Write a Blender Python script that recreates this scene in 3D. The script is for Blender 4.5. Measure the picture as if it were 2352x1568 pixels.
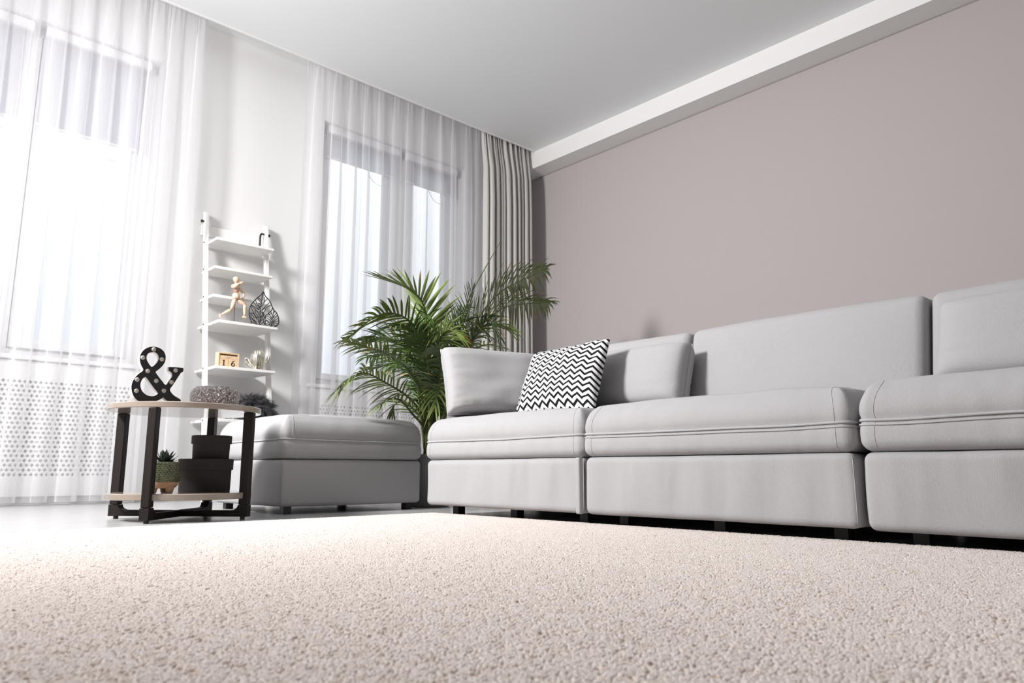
import bpy, bmesh, math, random
import numpy as np
from mathutils import Vector, Matrix, noise

for _o in list(bpy.data.objects):
    bpy.data.objects.remove(_o)
S = bpy.context.scene
COL = S.collection
rnd = random.Random(7)

# ------------------------------------------------------------------ camera
cd = bpy.data.cameras.new('camera')
cam = bpy.data.objects.new('camera', cd)
COL.objects.link(cam)
cam.location = (0, 0, 0.2)
cam.rotation_euler = (math.radians(90 + 9.981), 0, math.radians(-42.951))
cd.sensor_width = 36
cd.lens = 36 * 1691.88 / 2352
cd.clip_start = 0.02
cd.dof.use_dof = True
cd.dof.focus_distance = 2.9
cd.dof.aperture_fstop = 7.1
S.camera = cam

# ------------------------------------------------------------------ world (overcast daylight)
W = bpy.data.worlds.new('world')
S.world = W
W.use_nodes = True
nt = W.node_tree
nt.nodes.clear()
wo = nt.nodes.new('ShaderNodeOutputWorld')
bg = nt.nodes.new('ShaderNodeBackground')
tc = nt.nodes.new('ShaderNodeTexCoord')
sx = nt.nodes.new('ShaderNodeSeparateXYZ')
cr = nt.nodes.new('ShaderNodeValToRGB')
cr.color_ramp.elements[0].position = 0.0
cr.color_ramp.elements[0].color = (0.30, 0.335, 0.41, 1)
cr.color_ramp.elements[1].position = 0.6
cr.color_ramp.elements[1].color = (1.0, 1.0, 1.0, 1)
nt.links.new(tc.outputs['Generated'], sx.inputs[0])
nt.links.new(sx.outputs['Z'], cr.inputs[0])
nt.links.new(cr.outputs[0], bg.inputs['Color'])
bg.inputs['Strength'].default_value = 1.8
nt.links.new(bg.outputs[0], wo.inputs[0])

# ------------------------------------------------------------------ key light: area lamp added off-frame left, its source assumed
ld = bpy.data.lights.new('assumed_left_key_light', 'AREA')
ld.shape = 'RECTANGLE'
ld.size = 0.55
ld.size_y = 0.75
ld.energy = 182
ld.spread = math.radians(158)
ld.color = (1.0, 0.988, 0.982)
lo = bpy.data.objects.new('assumed_left_key_light', ld)
COL.objects.link(lo)
lo.location = (-1.02, 3.40, 2.50)
lo.rotation_euler = Vector((2.95, -0.5, -1.25)).to_track_quat('-Z', 'Y').to_euler()

S.view_settings.view_transform = 'Standard'
S.view_settings.look = 'None'
S.view_settings.exposure = 0.2
S.view_settings.gamma = 1.0
S.view_settings.use_curve_mapping = False
S.cycles.max_bounces = 10
S.cycles.diffuse_bounces = 4
S.cycles.glossy_bounces = 4
S.cycles.transmission_bounces = 6
S.cycles.transparent_max_bounces = 16
S.cycles.sample_clamp_indirect = 6.0
S.cycles.caustics_reflective = False
S.cycles.caustics_refractive = False

# ------------------------------------------------------------------ materials
def _nodes(name):
    m = bpy.data.materials.new(name)
    m.use_nodes = True
    t = m.node_tree
    return m, t, t.nodes['Principled BSDF']

def mat(name, col, rough=0.6, metal=0.0, var=None, bump=None, spec=0.5, coat=0.0, sheen=0.0, aniso=None):
    """var=(scale, amount) colour variation; bump=(scale, strength, distance); aniso=(sx,sy,sz) stretches the noise"""
    m, t, b = _nodes(name)
    b.inputs['Base Color'].default_value = (*col, 1)
    b.inputs['Roughness'].default_value = rough
    b.inputs['Metallic'].default_value = metal
    b.inputs['Specular IOR Level'].default_value = spec
    b.inputs['Coat Weight'].default_value = coat
    b.inputs['Sheen Weight'].default_value = sheen
    if var or bump:
        c = t.nodes.new('ShaderNodeTexCoord')
        mp = t.nodes.new('ShaderNodeMapping')
        if aniso:
            mp.inputs['Scale'].default_value = aniso
        t.links.new(c.outputs['Object'], mp.inputs[0])
    if var:
        n = t.nodes.new('ShaderNodeTexNoise')
        n.inputs['Scale'].default_value = var[0]
        n.inputs['Detail'].default_value = 5
        r = t.nodes.new('ShaderNodeValToRGB')
        a = var[1]
        r.color_ramp.elements[0].position = 0.3
        r.color_ramp.elements[1].position = 0.7
        r.color_ramp.elements[0].color = (*[max(0, x * (1 - a)) for x in col], 1)
        r.color_ramp.elements[1].color = (*[min(1, x * (1 + a)) for x in col], 1)
        t.links.new(mp.outputs[0], n.inputs['Vector'])
        t.links.new(n.outputs['Fac'], r.inputs[0])
        t.links.new(r.outputs[0], b.inputs['Base Color'])
    if bump:
        n2 = t.nodes.new('ShaderNodeTexNoise')
        n2.inputs['Scale'].default_value = bump[0]
        n2.inputs['Detail'].default_value = 4
        bp = t.nodes.new('ShaderNodeBump')
        bp.inputs['Strength'].default_value = bump[1]
        bp.inputs['Distance'].default_value = bump[2]
        t.links.new(mp.outputs[0], n2.inputs['Vector'])
        t.links.new(n2.outputs['Fac'], bp.inputs['Height'])
        t.links.new(bp.outputs[0], b.inputs['Normal'])
    return m

def fabric(name, col, pitch=0.004, amount=0.07):
    m, t, b = _nodes(name)
    b.inputs['Roughness'].default_value = 0.92
    b.inputs['Specular IOR Level'].default_value = 0.15
    b.inputs['Sheen Weight'].default_value = 0.12
    c = t.nodes.new('ShaderNodeTexCoord')
    ws = []
    for rot in ((0.5, 0.55, 0.8), (0.5, 0.55, -0.8)):
        mp = t.nodes.new('ShaderNodeMapping')
        mp.inputs['Rotation'].default_value = rot
        w = t.nodes.new('ShaderNodeTexWave')
        w.inputs['Scale'].default_value = 0.314 / pitch
        w.inputs['Distortion'].default_value = 3.0
        w.inputs['Detail'].default_value = 1
        t.links.new(c.outputs['Object'], mp.inputs[0])
        t.links.new(mp.outputs[0], w.inputs['Vector'])
        ws.append(w)
    mul = t.nodes.new('ShaderNodeMath')
    mul.operation = 'MULTIPLY'
    t.links.new(ws[0].outputs['Fac'], mul.inputs[0])
    t.links.new(ws[1].outputs['Fac'], mul.inputs[1])
    nz = t.nodes.new('ShaderNodeTexNoise')
    nz.inputs['Scale'].default_value = 160
    nz.inputs['Detail'].default_value = 3
    t.links.new(c.outputs['Object'], nz.inputs['Vector'])
    ad = t.nodes.new('ShaderNodeMath')
    ad.operation = 'ADD'
    t.links.new(mul.outputs[0], ad.inputs[0])
    t.links.new(nz.outputs['Fac'], ad.inputs[1])
    r = t.nodes.new('ShaderNodeValToRGB')
    r.color_ramp.elements[0].position = 0.35
    r.color_ramp.elements[1].position = 1.1 if False else 1.0
    r.color_ramp.elements[0].color = (*[x * (1 - amount) for x in col], 1)
    r.color_ramp.elements[1].color = (*[min(1, x * (1 + amount)) for x in col], 1)
    t.links.new(ad.outputs[0], r.inputs[0])
    t.links.new(r.outputs[0], b.inputs['Base Color'])
    bp = t.nodes.new('ShaderNodeBump')
    bp.inputs['Strength'].default_value = 0.35
    bp.inputs['Distance'].default_value = 0.0008
    t.links.new(ad.outputs[0], bp.inputs['Height'])
    t.links.new(bp.outputs[0], b.inputs['Normal'])
    return m

def sheer_mat(name, col, opacity, transl):
    m, t, b = _nodes(name)
    t.nodes.remove(b)
    out = t.nodes['Material Output']
    d = t.nodes.new('ShaderNodeBsdfDiffuse')
    tl = t.nodes.new('ShaderNodeBsdfTranslucent')
    tp = t.nodes.new('ShaderNodeBsdfTransparent')
    d.inputs['Color'].default_value = (*col, 1)
    tl.inputs['Color'].default_value = (*col, 1)
    m1 = t.nodes.new('ShaderNodeMixShader')
    m1.inputs[0].default_value = transl
    t.links.new(d.outputs[0], m1.inputs[1])
    t.links.new(tl.outputs[0], m1.inputs[2])
    m2 = t.nodes.new('ShaderNodeMixShader')
    # fine woven threads: opacity varies slightly thread by thread
    c = t.nodes.new('ShaderNodeTexCoord')
    mp = t.nodes.new('ShaderNodeMapping')
    mp.inputs['Scale'].default_value = (60, 60, 2)
    nz = t.nodes.new('ShaderNodeTexNoise')
    nz.inputs['Scale'].default_value = 3
    t.links.new(c.outputs['Object'], mp.inputs[0])
    t.links.new(mp.outputs[0], nz.inputs['Vector'])
    mr = t.nodes.new('ShaderNodeMapRange')
    mr.inputs['From Min'].default_value = 0.3
    mr.inputs['From Max'].default_value = 0.7
    mr.inputs['To Min'].default_value = opacity - 0.02
    mr.inputs['To Max'].default_value = opacity + 0.02
    t.links.new(nz.outputs['Fac'], mr.inputs['Value'])
    t.links.new(mr.outputs[0], m2.inputs[0])
    t.links.new(tp.outputs[0], m2.inputs[1])
    t.links.new(m1.outputs[0], m2.inputs[2])
    t.links.new(m2.outputs[0], out.inputs['Surface'])
    return m

def pane_mat():
    m, t, b = _nodes('window glass')
    t.nodes.remove(b)
    out = t.nodes['Material Output']
    tp = t.nodes.new('ShaderNodeBsdfTransparent')
    tp.inputs['Color'].default_value = (0.95, 0.97, 0.97, 1)
    g = t.nodes.new('ShaderNodeBsdfGlossy')
    g.inputs['Roughness'].default_value = 0.02
    mx = t.nodes.new('ShaderNodeMixShader')
    fr = t.nodes.new('ShaderNodeFresnel')
    fr.inputs['IOR'].default_value = 1.3
    t.links.new(fr.outputs[0], mx.inputs[0])
    t.links.new(tp.outputs[0], mx.inputs[1])
    t.links.new(g.outputs[0], mx.inputs[2])
    t.links.new(mx.outputs[0], out.inputs['Surface'])
    return m

def smoky_glass():
    m, t, b = _nodes('smoky hammered glass')
    b.inputs['Base Color'].default_value = (0.62, 0.56, 0.545, 1)
    b.inputs['Transmission Weight'].default_value = 0.95
    b.inputs['Roughness'].default_value = 0.1
    b.inputs['IOR'].default_value = 1.35
    c = t.nodes.new('ShaderNodeTexCoord')
    v = t.nodes.new('ShaderNodeTexVoronoi')
    v.inputs['Scale'].default_value = 85
    bp = t.nodes.new('ShaderNodeBump')
    bp.inputs['Strength'].default_value = 1.0
    bp.inputs['Distance'].default_value = 0.012
    t.links.new(c.outputs['Object'], v.inputs['Vector'])
    t.links.new(v.outputs['Distance'], bp.inputs['Height'])
    t.links.new(bp.outputs[0], b.inputs['Normal'])
    return m

def chevron_mat():
    """black zigzag print on white cotton, drawn in the pillow's own UV"""
    m, t, b = _nodes('chevron cotton')
    b.inputs['Roughness'].default_value = 0.9
    b.inputs['Specular IOR Level'].default_value = 0.1
    uv = t.nodes.new('ShaderNodeUVMap')
    uv.uv_map = 'UVMap'
    s = t.nodes.new('ShaderNodeSeparateXYZ')
    t.links.new(uv.outputs[0], s.inputs[0])
    def mth(op, a, bb=None, c=None):
        n = t.nodes.new('ShaderNodeMath')
        n.operation = op
        for i, x in enumerate((a, bb, c)):
            if x is None:
                continue
            if isinstance(x, (int, float)):
                n.inputs[i].default_value = x
            else:
                t.links.new(x, n.inputs[i])
        return n.outputs[0]
    zig = mth('PINGPONG', mth('MULTIPLY', s.outputs['X'], 19.0), 1.0)
    ph = mth('MULTIPLY_ADD', s.outputs['Y'], 13.0, mth('MULTIPLY', zig, 0.74))
    fr = mth('FRACT', ph)
    ln = mth('LESS_THAN', fr, 0.43)
    mx = t.nodes.new('ShaderNodeMix')
    mx.data_type = 'RGBA'
    t.links.new(ln, mx.inputs['Factor'])
    mx.inputs['A'].default_value = (0.70, 0.70, 0.71, 1)
    mx.inputs['B'].default_value = (0.012, 0.012, 0.014, 1)
    t.links.new(mx.outputs['Result'], b.inputs['Base Color'])
    return m

def pile_mat():
    m, t, b = _nodes('cream rug pile')
    b.inputs['Roughness'].default_value = 0.95
    b.inputs['Specular IOR Level'].default_value = 0.05
    oi = t.nodes.new('ShaderNodeAttribute')
    oi.attribute_name = 'tuft_random'
    r = t.nodes.new('ShaderNodeValToRGB')
    e = r.color_ramp.elements
    e[0].position = 0.0
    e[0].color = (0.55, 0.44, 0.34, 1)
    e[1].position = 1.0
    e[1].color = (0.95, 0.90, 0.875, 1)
    x = e.new(0.035)
    x.color = (0.88, 0.81, 0.765, 1)
    t.links.new(oi.outputs['Fac'], r.inputs[0])
    t.links.new(r.outputs[0], b.inputs['Base Color'])
    # wool fibres let part of the light through
    tl = t.nodes.new('ShaderNodeBsdfTranslucent')
    t.links.new(r.outputs[0], tl.inputs['Color'])
    mx = t.nodes.new('ShaderNodeMixShader')
    mx.inputs[0].default_value = 0.38
    t.links.new(b.outputs[0], mx.inputs[1])
    t.links.new(tl.outputs[0], mx.inputs[2])
    t.links.new(mx.outputs[0], t.nodes['Material Output'].inputs['Surface'])
    return m

M = {}
M['wall_white'] = mat('white painted wall', (0.79, 0.782, 0.785), 0.85, bump=(220, 0.05, 0.002), spec=0.2)
M['taupe'] = mat('taupe painted wall', (0.465, 0.425, 0.42), 0.8, bump=(260, 0.05, 0.002), spec=0.2)
M['ceiling'] = mat('white matt ceiling', (0.85, 0.87, 0.88), 0.7, spec=0.2)
M['trim'] = mat('white trim', (0.86, 0.85, 0.84), 0.45)
M['room'] = mat('pale room paint', (0.84, 0.81, 0.80), 0.85)
M['floor'] = mat('pale laminate', (0.44, 0.44, 0.44), 0.25, var=(7, 0.09), bump=(18, 0.12, 0.002), aniso=(1.2, 14, 1))
M['joint'] = mat('floor underlay', (0.30, 0.28, 0.27), 0.8)
M['sofa'] = fabric('light grey sofa fabric', (0.378, 0.373, 0.381), amount=.035)
M['piping'] = fabric('light grey piping', (0.405, 0.40, 0.41))
M['black_plastic'] = mat('black plastic foot', (0.012, 0.012, 0.013), 0.45)
M['sheer'] = sheer_mat('white sheer voile', (0.95, 0.945, 0.965), 0.46, 0.45)
M['drape'] = mat('taupe grey drape', (0.58, 0.56, 0.535), 0.9, spec=0.1, bump=(400, 0.1, 0.001), sheen=0.1)
M['pvc'] = mat('white window frame', (0.82, 0.82, 0.83), 0.35)
M['pane'] = pane_mat()
M['blind'] = sheer_mat('white roller blind', (0.86, 0.85, 0.88), 0.95, 0.75)
M['cord'] = mat('white blind chain', (0.7, 0.7, 0.7), 0.5)
M['screen'] = mat('white perforated screen', (0.80, 0.795, 0.79), 0.5)
M['dark'] = mat('recess shade grey', (0.42, 0.42, 0.43), 0.9)  # shade behind the screen holes, put in as a flat grey
M['beige_top'] = mat('beige lacquered board', (0.285, 0.235, 0.195), 0.13, var=(30, 0.03), spec=0.6, coat=0.4)
M['dark_wood'] = mat('dark espresso wood', (0.013, 0.009, 0.008), 0.5, spec=0.25, var=(20, 0.3), aniso=(1, 1, 0.15))
M['sign_black'] = mat('black sign face', (0.006, 0.006, 0.006), 0.55)
M['sign_white'] = mat('white sign shell', (0.80, 0.80, 0.83), 0.4)
M['bulb'] = mat('unlit frosted bulb', (0.42, 0.40, 0.36), 0.35)
M['glass'] = smoky_glass()
M['fur'] = mat('dark grey faux fur', (0.022, 0.022, 0.026), 0.85, var=(60, 0.5), sheen=0.4)
M['fur_tip'] = mat('grey fur tips', (0.10, 0.10, 0.115), 0.65, sheen=0.4)
M['box'] = mat('charcoal cardboard', (0.042, 0.037, 0.036), 0.7, spec=0.2, bump=(40, 0.25, 0.002), var=(60, 0.15), aniso=(1, 1, 9))
M['pot_green'] = mat('green glazed pot', (0.085, 0.095, 0.045), 0.25, var=(70, 0.35), coat=0.4)
M['pot_tan'] = mat('raw tan clay', (0.42, 0.27, 0.17), 0.8, var=(20, 0.1))
M['soil'] = mat('soil', (0.03, 0.022, 0.016), 0.95, bump=(80, 0.5, 0.004))
M['succulent'] = mat('dark green succulent', (0.018, 0.030, 0.020), 0.45, var=(40, 0.3))
M['shelf'] = mat('white lacquered shelf', (0.88, 0.87, 0.85), 0.4)
M['black_metal'] = mat('black metal', (0.012, 0.012, 0.012), 0.5)
M['man_wood'] = mat('pale beech', (0.82, 0.58, 0.42), 0.5, var=(40, 0.1))
M['man_joint'] = mat('beech joint', (0.45, 0.25, 0.16), 0.6)
M['cal_wood'] = mat('light pine', (0.80, 0.58, 0.37), 0.6, var=(30, 0.12), aniso=(1, 1, 6))
M['cal_ink'] = mat('black ink', (0.008, 0.007, 0.007), 0.6)
M['cal_faint'] = mat('brown ink', (0.35, 0.21, 0.13), 0.6)
M['chrome'] = mat('champagne mirror glaze', (0.86, 0.82, 0.72), 0.08, metal=1.0)
M['chevron'] = chevron_mat()
M['rug'] = mat('rug backing', (0.78, 0.72, 0.68), 0.95, bump=(300, 0.3, 0.003))
M['pile'] = pile_mat()
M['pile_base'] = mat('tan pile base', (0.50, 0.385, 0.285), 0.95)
M['stem'] = mat('palm stem', (0.085, 0.105, 0.025), 0.5, var=(15, 0.35))
M['frond'] = mat('palm leaf', (0.060, 0.115, 0.025), 0.38, var=(9, 0.45))
M['frond_light'] = mat('lighter palm leaf', (0.15, 0.21, 0.05), 0.4, var=(9, 0.4))
M['frond_dry'] = mat('yellowed palm leaf', (0.42, 0.23, 0.05), 0.5, var=(12, 0.4))
M['planter'] = mat('grey planter', (0.22, 0.22, 0.22), 0.6)
M['outside'] = mat('render facade', (0.6, 0.6, 0.6), 0.9)

# ------------------------------------------------------------------ builders
def mesh_obj(name, v, f, m=None, parent=None, smooth=True):
    me = bpy.data.meshes.new(name)
    me.from_pydata([tuple(map(float, p)) for p in v], [], [tuple(map(int, q)) for q in f])
    me.update()
    if m is not None:
        me.materials.append(m)
    if smooth:
        me.polygons.foreach_set('use_smooth', [True] * len(me.polygons))
    o = bpy.data.objects.new(name, me)
    COL.objects.link(o)
    if parent is not None:
        o.parent = parent
    return o

def thing(name, label, cat, loc=(0, 0, 0), rz=0.0, group=None):
    o = bpy.data.objects.new(name, None)
    o.empty_display_size = 0.05
    COL.objects.link(o)
    o.location = loc
    o.rotation_euler = (0, 0, rz)
    return tag(o, label, cat, group)

def tag(o, label, cat=None, group=None, kind=None):
    o['label'] = label
    if cat:
        o['category'] = cat
    if group:
        o['group'] = group
    if kind:
        o['kind'] = kind
    return o

def struct(o, label=None):
    o['kind'] = 'structure'
    if label:
        o['label'] = label
    return o

class MB:
    """collects shapes into one mesh"""
    def __init__(s):
        s.v = []
        s.f = []
    def add(s, v, f):
        n = len(s.v)
        s.v += [tuple(p) for p in v]
        s.f += [tuple(i + n for i in q) for q in f]
        return s
    def box(s, x0, x1, y0, y1, z0, z1):
        v = [(x0, y0, z0), (x1, y0, z0), (x1, y1, z0), (x0, y1, z0), (x0, y0, z1), (x1, y0, z1), (x1, y1, z1), (x0, y1, z1)]
        f = [(3, 2, 1, 0), (4, 5, 6, 7), (0, 1, 5, 4), (1, 2, 6, 5), (2, 3, 7, 6), (3, 0, 4, 7)]
        return s.add(v, f)
    def build(s, name, m, parent=None, smooth=False, bevel=0.0, seg=2):
        o = mesh_obj(name, s.v, s.f, m, parent, smooth)
        if bevel:
            b = o.modifiers.new('bevel', 'BEVEL')
            b.width = bevel
            b.segments = seg
            b.limit_method = 'ANGLE'
            b.angle_limit = math.radians(40)
            for p in o.data.polygons:
                p.use_smooth = True
            try:
                o.data.set_sharp_from_angle(angle=math.radians(50))
            except Exception:
                pass
        return o

def tube(pts, r, closed=False, n=6, cap=True):
    """tube along a polyline; r = radius or list of radii"""
    P = [Vector(p) for p in pts]
    N = len(P)
    rr = r if isinstance(r, (list, tuple)) else [r] * N
    v, f = [], []
    prev = None
    for i in range(N):
        if closed:
            t = P[(i + 1) % N] - P[i - 1]
        else:
            t = P[min(i + 1, N - 1)] - P[max(i - 1, 0)]
        if t.length < 1e-9:
            t = Vector((0, 0, 1))
        t.normalize()
        if prev is None:
            a = Vector((0, 0, 1)) if abs(t.z) < 0.9 else Vector((1, 0, 0))
            u = t.cross(a).normalized()
        else:
            u = (prev - t * prev.dot(t))
            if u.length < 1e-6:
                u = t.orthogonal()
            u.normalize()
        prev = u
        w = t.cross(u)
        for k in range(n):
            a = 2 * math.pi * k / n
            v.append(P[i] + (u * math.cos(a) + w * math.sin(a)) * rr[i])
    m = N if closed else N - 1
    for i in range(m):
        j = (i + 1) % N
        for k in range(n):
            l = (k + 1) % n
            f.append((i * n + k, i * n + l, j * n + l, j * n + k))
    if cap and not closed:
        f.append(tuple(range(n - 1, -1, -1)))
        f.append(tuple((N - 1) * n + k for k in range(n)))
    return v, f

def lathe(prof, n=32, cx=0, cy=0, mod=None):
    """prof: list of (r,z); closed at both ends when r==0"""
    v, f, rings = [], [], []
    for r, z in prof:
        if r <= 1e-6:
            rings.append([len(v)])
            v.append((cx, cy, z))
        else:
            ring = []
            for k in range(n):
                a = 2 * math.pi * k / n
                q = r * (mod(a, z) if mod else 1)
                ring.append(len(v))
                v.append((cx + q * math.cos(a), cy + q * math.sin(a), z))
            rings.append(ring)
    for a, b in zip(rings[:-1], rings[1:]):
        for k in range(n):
            l = (k + 1) % n
            if len(a) == 1 and len(b) == 1:
                continue
            if len(a) == 1:
                f.append((a[0], b[l], b[k]))
            elif len(b) == 1:
                f.append((a[k], a[l], b[0]))
            else:
                f.append((a[k], a[l], b[l], b[k]))
    return v, f

def spline(pts, n=8, closed=False):
    """Catmull-Rom through points of any dimension"""
    P = [np.array(p, float) for p in pts]
    N = len(P)
    out = []
    rng = range(N) if closed else range(N - 1)
    for i in rng:
        p0 = P[i - 1] if (closed or i > 0) else 2 * P[0] - P[1]
        p1 = P[i]
        p2 = P[(i + 1) % N]
        p3 = P[(i + 2) % N] if (closed or i + 2 < N) else 2 * P[-1] - P[-2]
        for k in range(n):
            t = k / n
            out.append(0.5 * ((2 * p1) + (-p0 + p2) * t + (2 * p0 - 5 * p1 + 4 * p2 - p3) * t * t + (-p0 + 3 * p1 - 3 * p2 + p3) * t ** 3))
    if not closed:
        out.append(P[-1])
    return out

def rmap(q, half, r):
    q = np.atleast_2d(np.array(q, float))
    inner = np.array(half) - r
    c = np.clip(q, -inner, inner)
    d = q - c
    n = np.linalg.norm(d, axis=1, keepdims=True)
    return np.where(n > 1e-9, c + d / np.maximum(n, 1e-9) * r, q)

def axis(h, r, k, m):
    e = [-h + r * (1 - math.cos(math.pi / 2 * i / k)) if False else -h + r * i / k for i in range(k + 1)]
    mid = [(-h + r) + (2 * h - 2 * r) * i / m for i in range(1, m)]
    return e + mid + [-x for x in reversed(e)]

def rbox(half, r, k=4, m=(10, 10, 6), deform=None):
    """rounded box with a lattice dense enough to be deformed"""
    half = np.array(half, float)
    A = [axis(half[i], r, k, m[i]) for i in range(3)]
    n = [len(a) for a in A]
    idx, V, F = {}, [], []
    def vid(i, j, l):
        key = (i, j, l)
        if key not in idx:
            idx[key] = len(V)
            V.append((A[0][i], A[1][j], A[2][l]))
        return idx[key]
    for ax in range(3):
        b, c = (ax + 1) % 3, (ax + 2) % 3
        for side in (0, n[ax] - 1):
            for i in range(n[b] - 1):
                for j in range(n[c] - 1):
                    q = []
                    for di, dj in ((0, 0), (1, 0), (1, 1), (0, 1)):
                        t = [0, 0, 0]
                        t[ax] = side
                        t[b] = i + di
                        t[c] = j + dj
                        q.append(vid(*t))
                    F.append(tuple(q) if side else tuple(reversed(q)))
    V = rmap(np.array(V), half, r)
    if deform:
        V = deform(V)
    return V, F

def nz(p, s, seed=0.0):
    return noise.noise(Vector((p[0] * s + seed, p[1] * s - seed, p[2] * s + 2 * seed)))

def vnoise(V, s, seed=0.0, ani=(1, 1, 1)):
    a = np.array(ani)
    return np.array([noise.noise(Vector((p * a * s + seed).tolist())) for p in np.asarray(V)])

def capsule(p0, p1, r0, rm, r1, n=12):
    """turned wooden limb: tapered, rounded at both ends"""
    p0, p1 = Vector(p0), Vector(p1)
    L = (p1 - p0).length
    ts = [0, .03, .1, .25, .45, .65, .85, .96, 1.0]
    rs = [.35 * r0, .8 * r0, r0, (r0 + rm) / 2 * 1.02, rm, (rm + r1) / 2, r1, .8 * r1, .35 * r1]
    return tube([p0.lerp(p1, t) for t in ts], rs, n=n)

# traced outlines (metres)
AO=[(-0.0208,0.2234),(-0.0059,0.2234),(0.0096,0.2187),(0.0225,0.2088),(0.0295,0.1967),(0.0319,0.1856),(0.0315,0.1711),(0.0279,0.1594),(0.0212,0.1476),(0.0116,0.1355),(0.0033,0.1275),(-0.0022,0.1215),(0.0012,0.1154),(0.0145,0.099),(0.0277,0.0842),(0.0361,0.0745),(0.0415,0.0725),(0.0459,0.0752),(0.0505,0.0844),(0.0572,0.0962),(0.0626,0.1055),(0.0641,0.1128),(0.0613,0.1223),(0.0547,0.1281),(0.0492,0.1309),(0.0479,0.134),(0.0471,0.1436),(0.0502,0.1467),(0.0763,0.1479),(0.1028,0.1479),(0.1054,0.1457),(0.1058,0.1343),(0.1026,0.1308),(0.0974,0.1271),(0.0939,0.1211),(0.0817,0.0982),(0.0696,0.0747),(0.0608,0.0596),(0.059,0.0538),(0.061,0.0476),(0.0677,0.0393),(0.0776,0.0303),(0.0937,0.0218),(0.1051,0.0144),(0.1025,0.0079),(0.0826,0.005),(0.0596,0.006),(0.0455,0.0123),(0.0358,0.0204),(0.0258,0.0126),(0.0086,0.0037),(-0.0146,-0.0017),(-0.0439,-0.0019),(-0.0601,0.0025),(-0.0725,0.0126),(-0.0809,0.0275),(-0.0857,0.0426),(-0.0874,0.0548),(-0.0869,0.0657),(-0.0837,0.0784),(-0.0782,0.0905),(-0.0711,0.1013),(-0.0632,0.1106),(-0.0551,0.1175),(-0.0504,0.1227),(-0.0499,0.1298),(-0.0528,0.1343),(-0.0579,0.1432),(-0.0624,0.1538),(-0.0652,0.1662),(-0.0656,0.1787),(-0.0626,0.1917),(-0.0562,0.2035),(-0.0467,0.2133),(-0.034,0.2203)]
AH1=[(-0.0227,0.2007),(-0.0131,0.2018),(-0.0046,0.1987),(0.0028,0.1906),(0.0058,0.1813),(0.0044,0.17),(-0.0007,0.1583),(-0.0088,0.1479),(-0.0158,0.1417),(-0.0202,0.1413),(-0.0242,0.1449),(-0.0332,0.1559),(-0.0393,0.1672),(-0.0411,0.1765),(-0.0401,0.1862),(-0.0349,0.1947)]
AH2=[(-0.0388,0.0977),(-0.0342,0.095),(-0.0211,0.0787),(-0.0046,0.0579),(0.0117,0.0401),(0.0144,0.0348),(0.011,0.0298),(0.001,0.0244),(-0.0106,0.0221),(-0.0226,0.0236),(-0.0347,0.0291),(-0.0458,0.0392),(-0.0525,0.0512),(-0.0553,0.0635),(-0.055,0.0729),(-0.0516,0.0841),(-0.0458,0.0932)]
AB=[(-0.0165,0.2126),(-0.0551,0.1748),(0.0177,0.1753),(-0.0323,0.1224),(-0.069,0.0846),(0.0029,0.0854),(-0.0682,0.0397),(0.0355,0.0474),(0.0624,0.0849),(0.0749,0.1348)]
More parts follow.
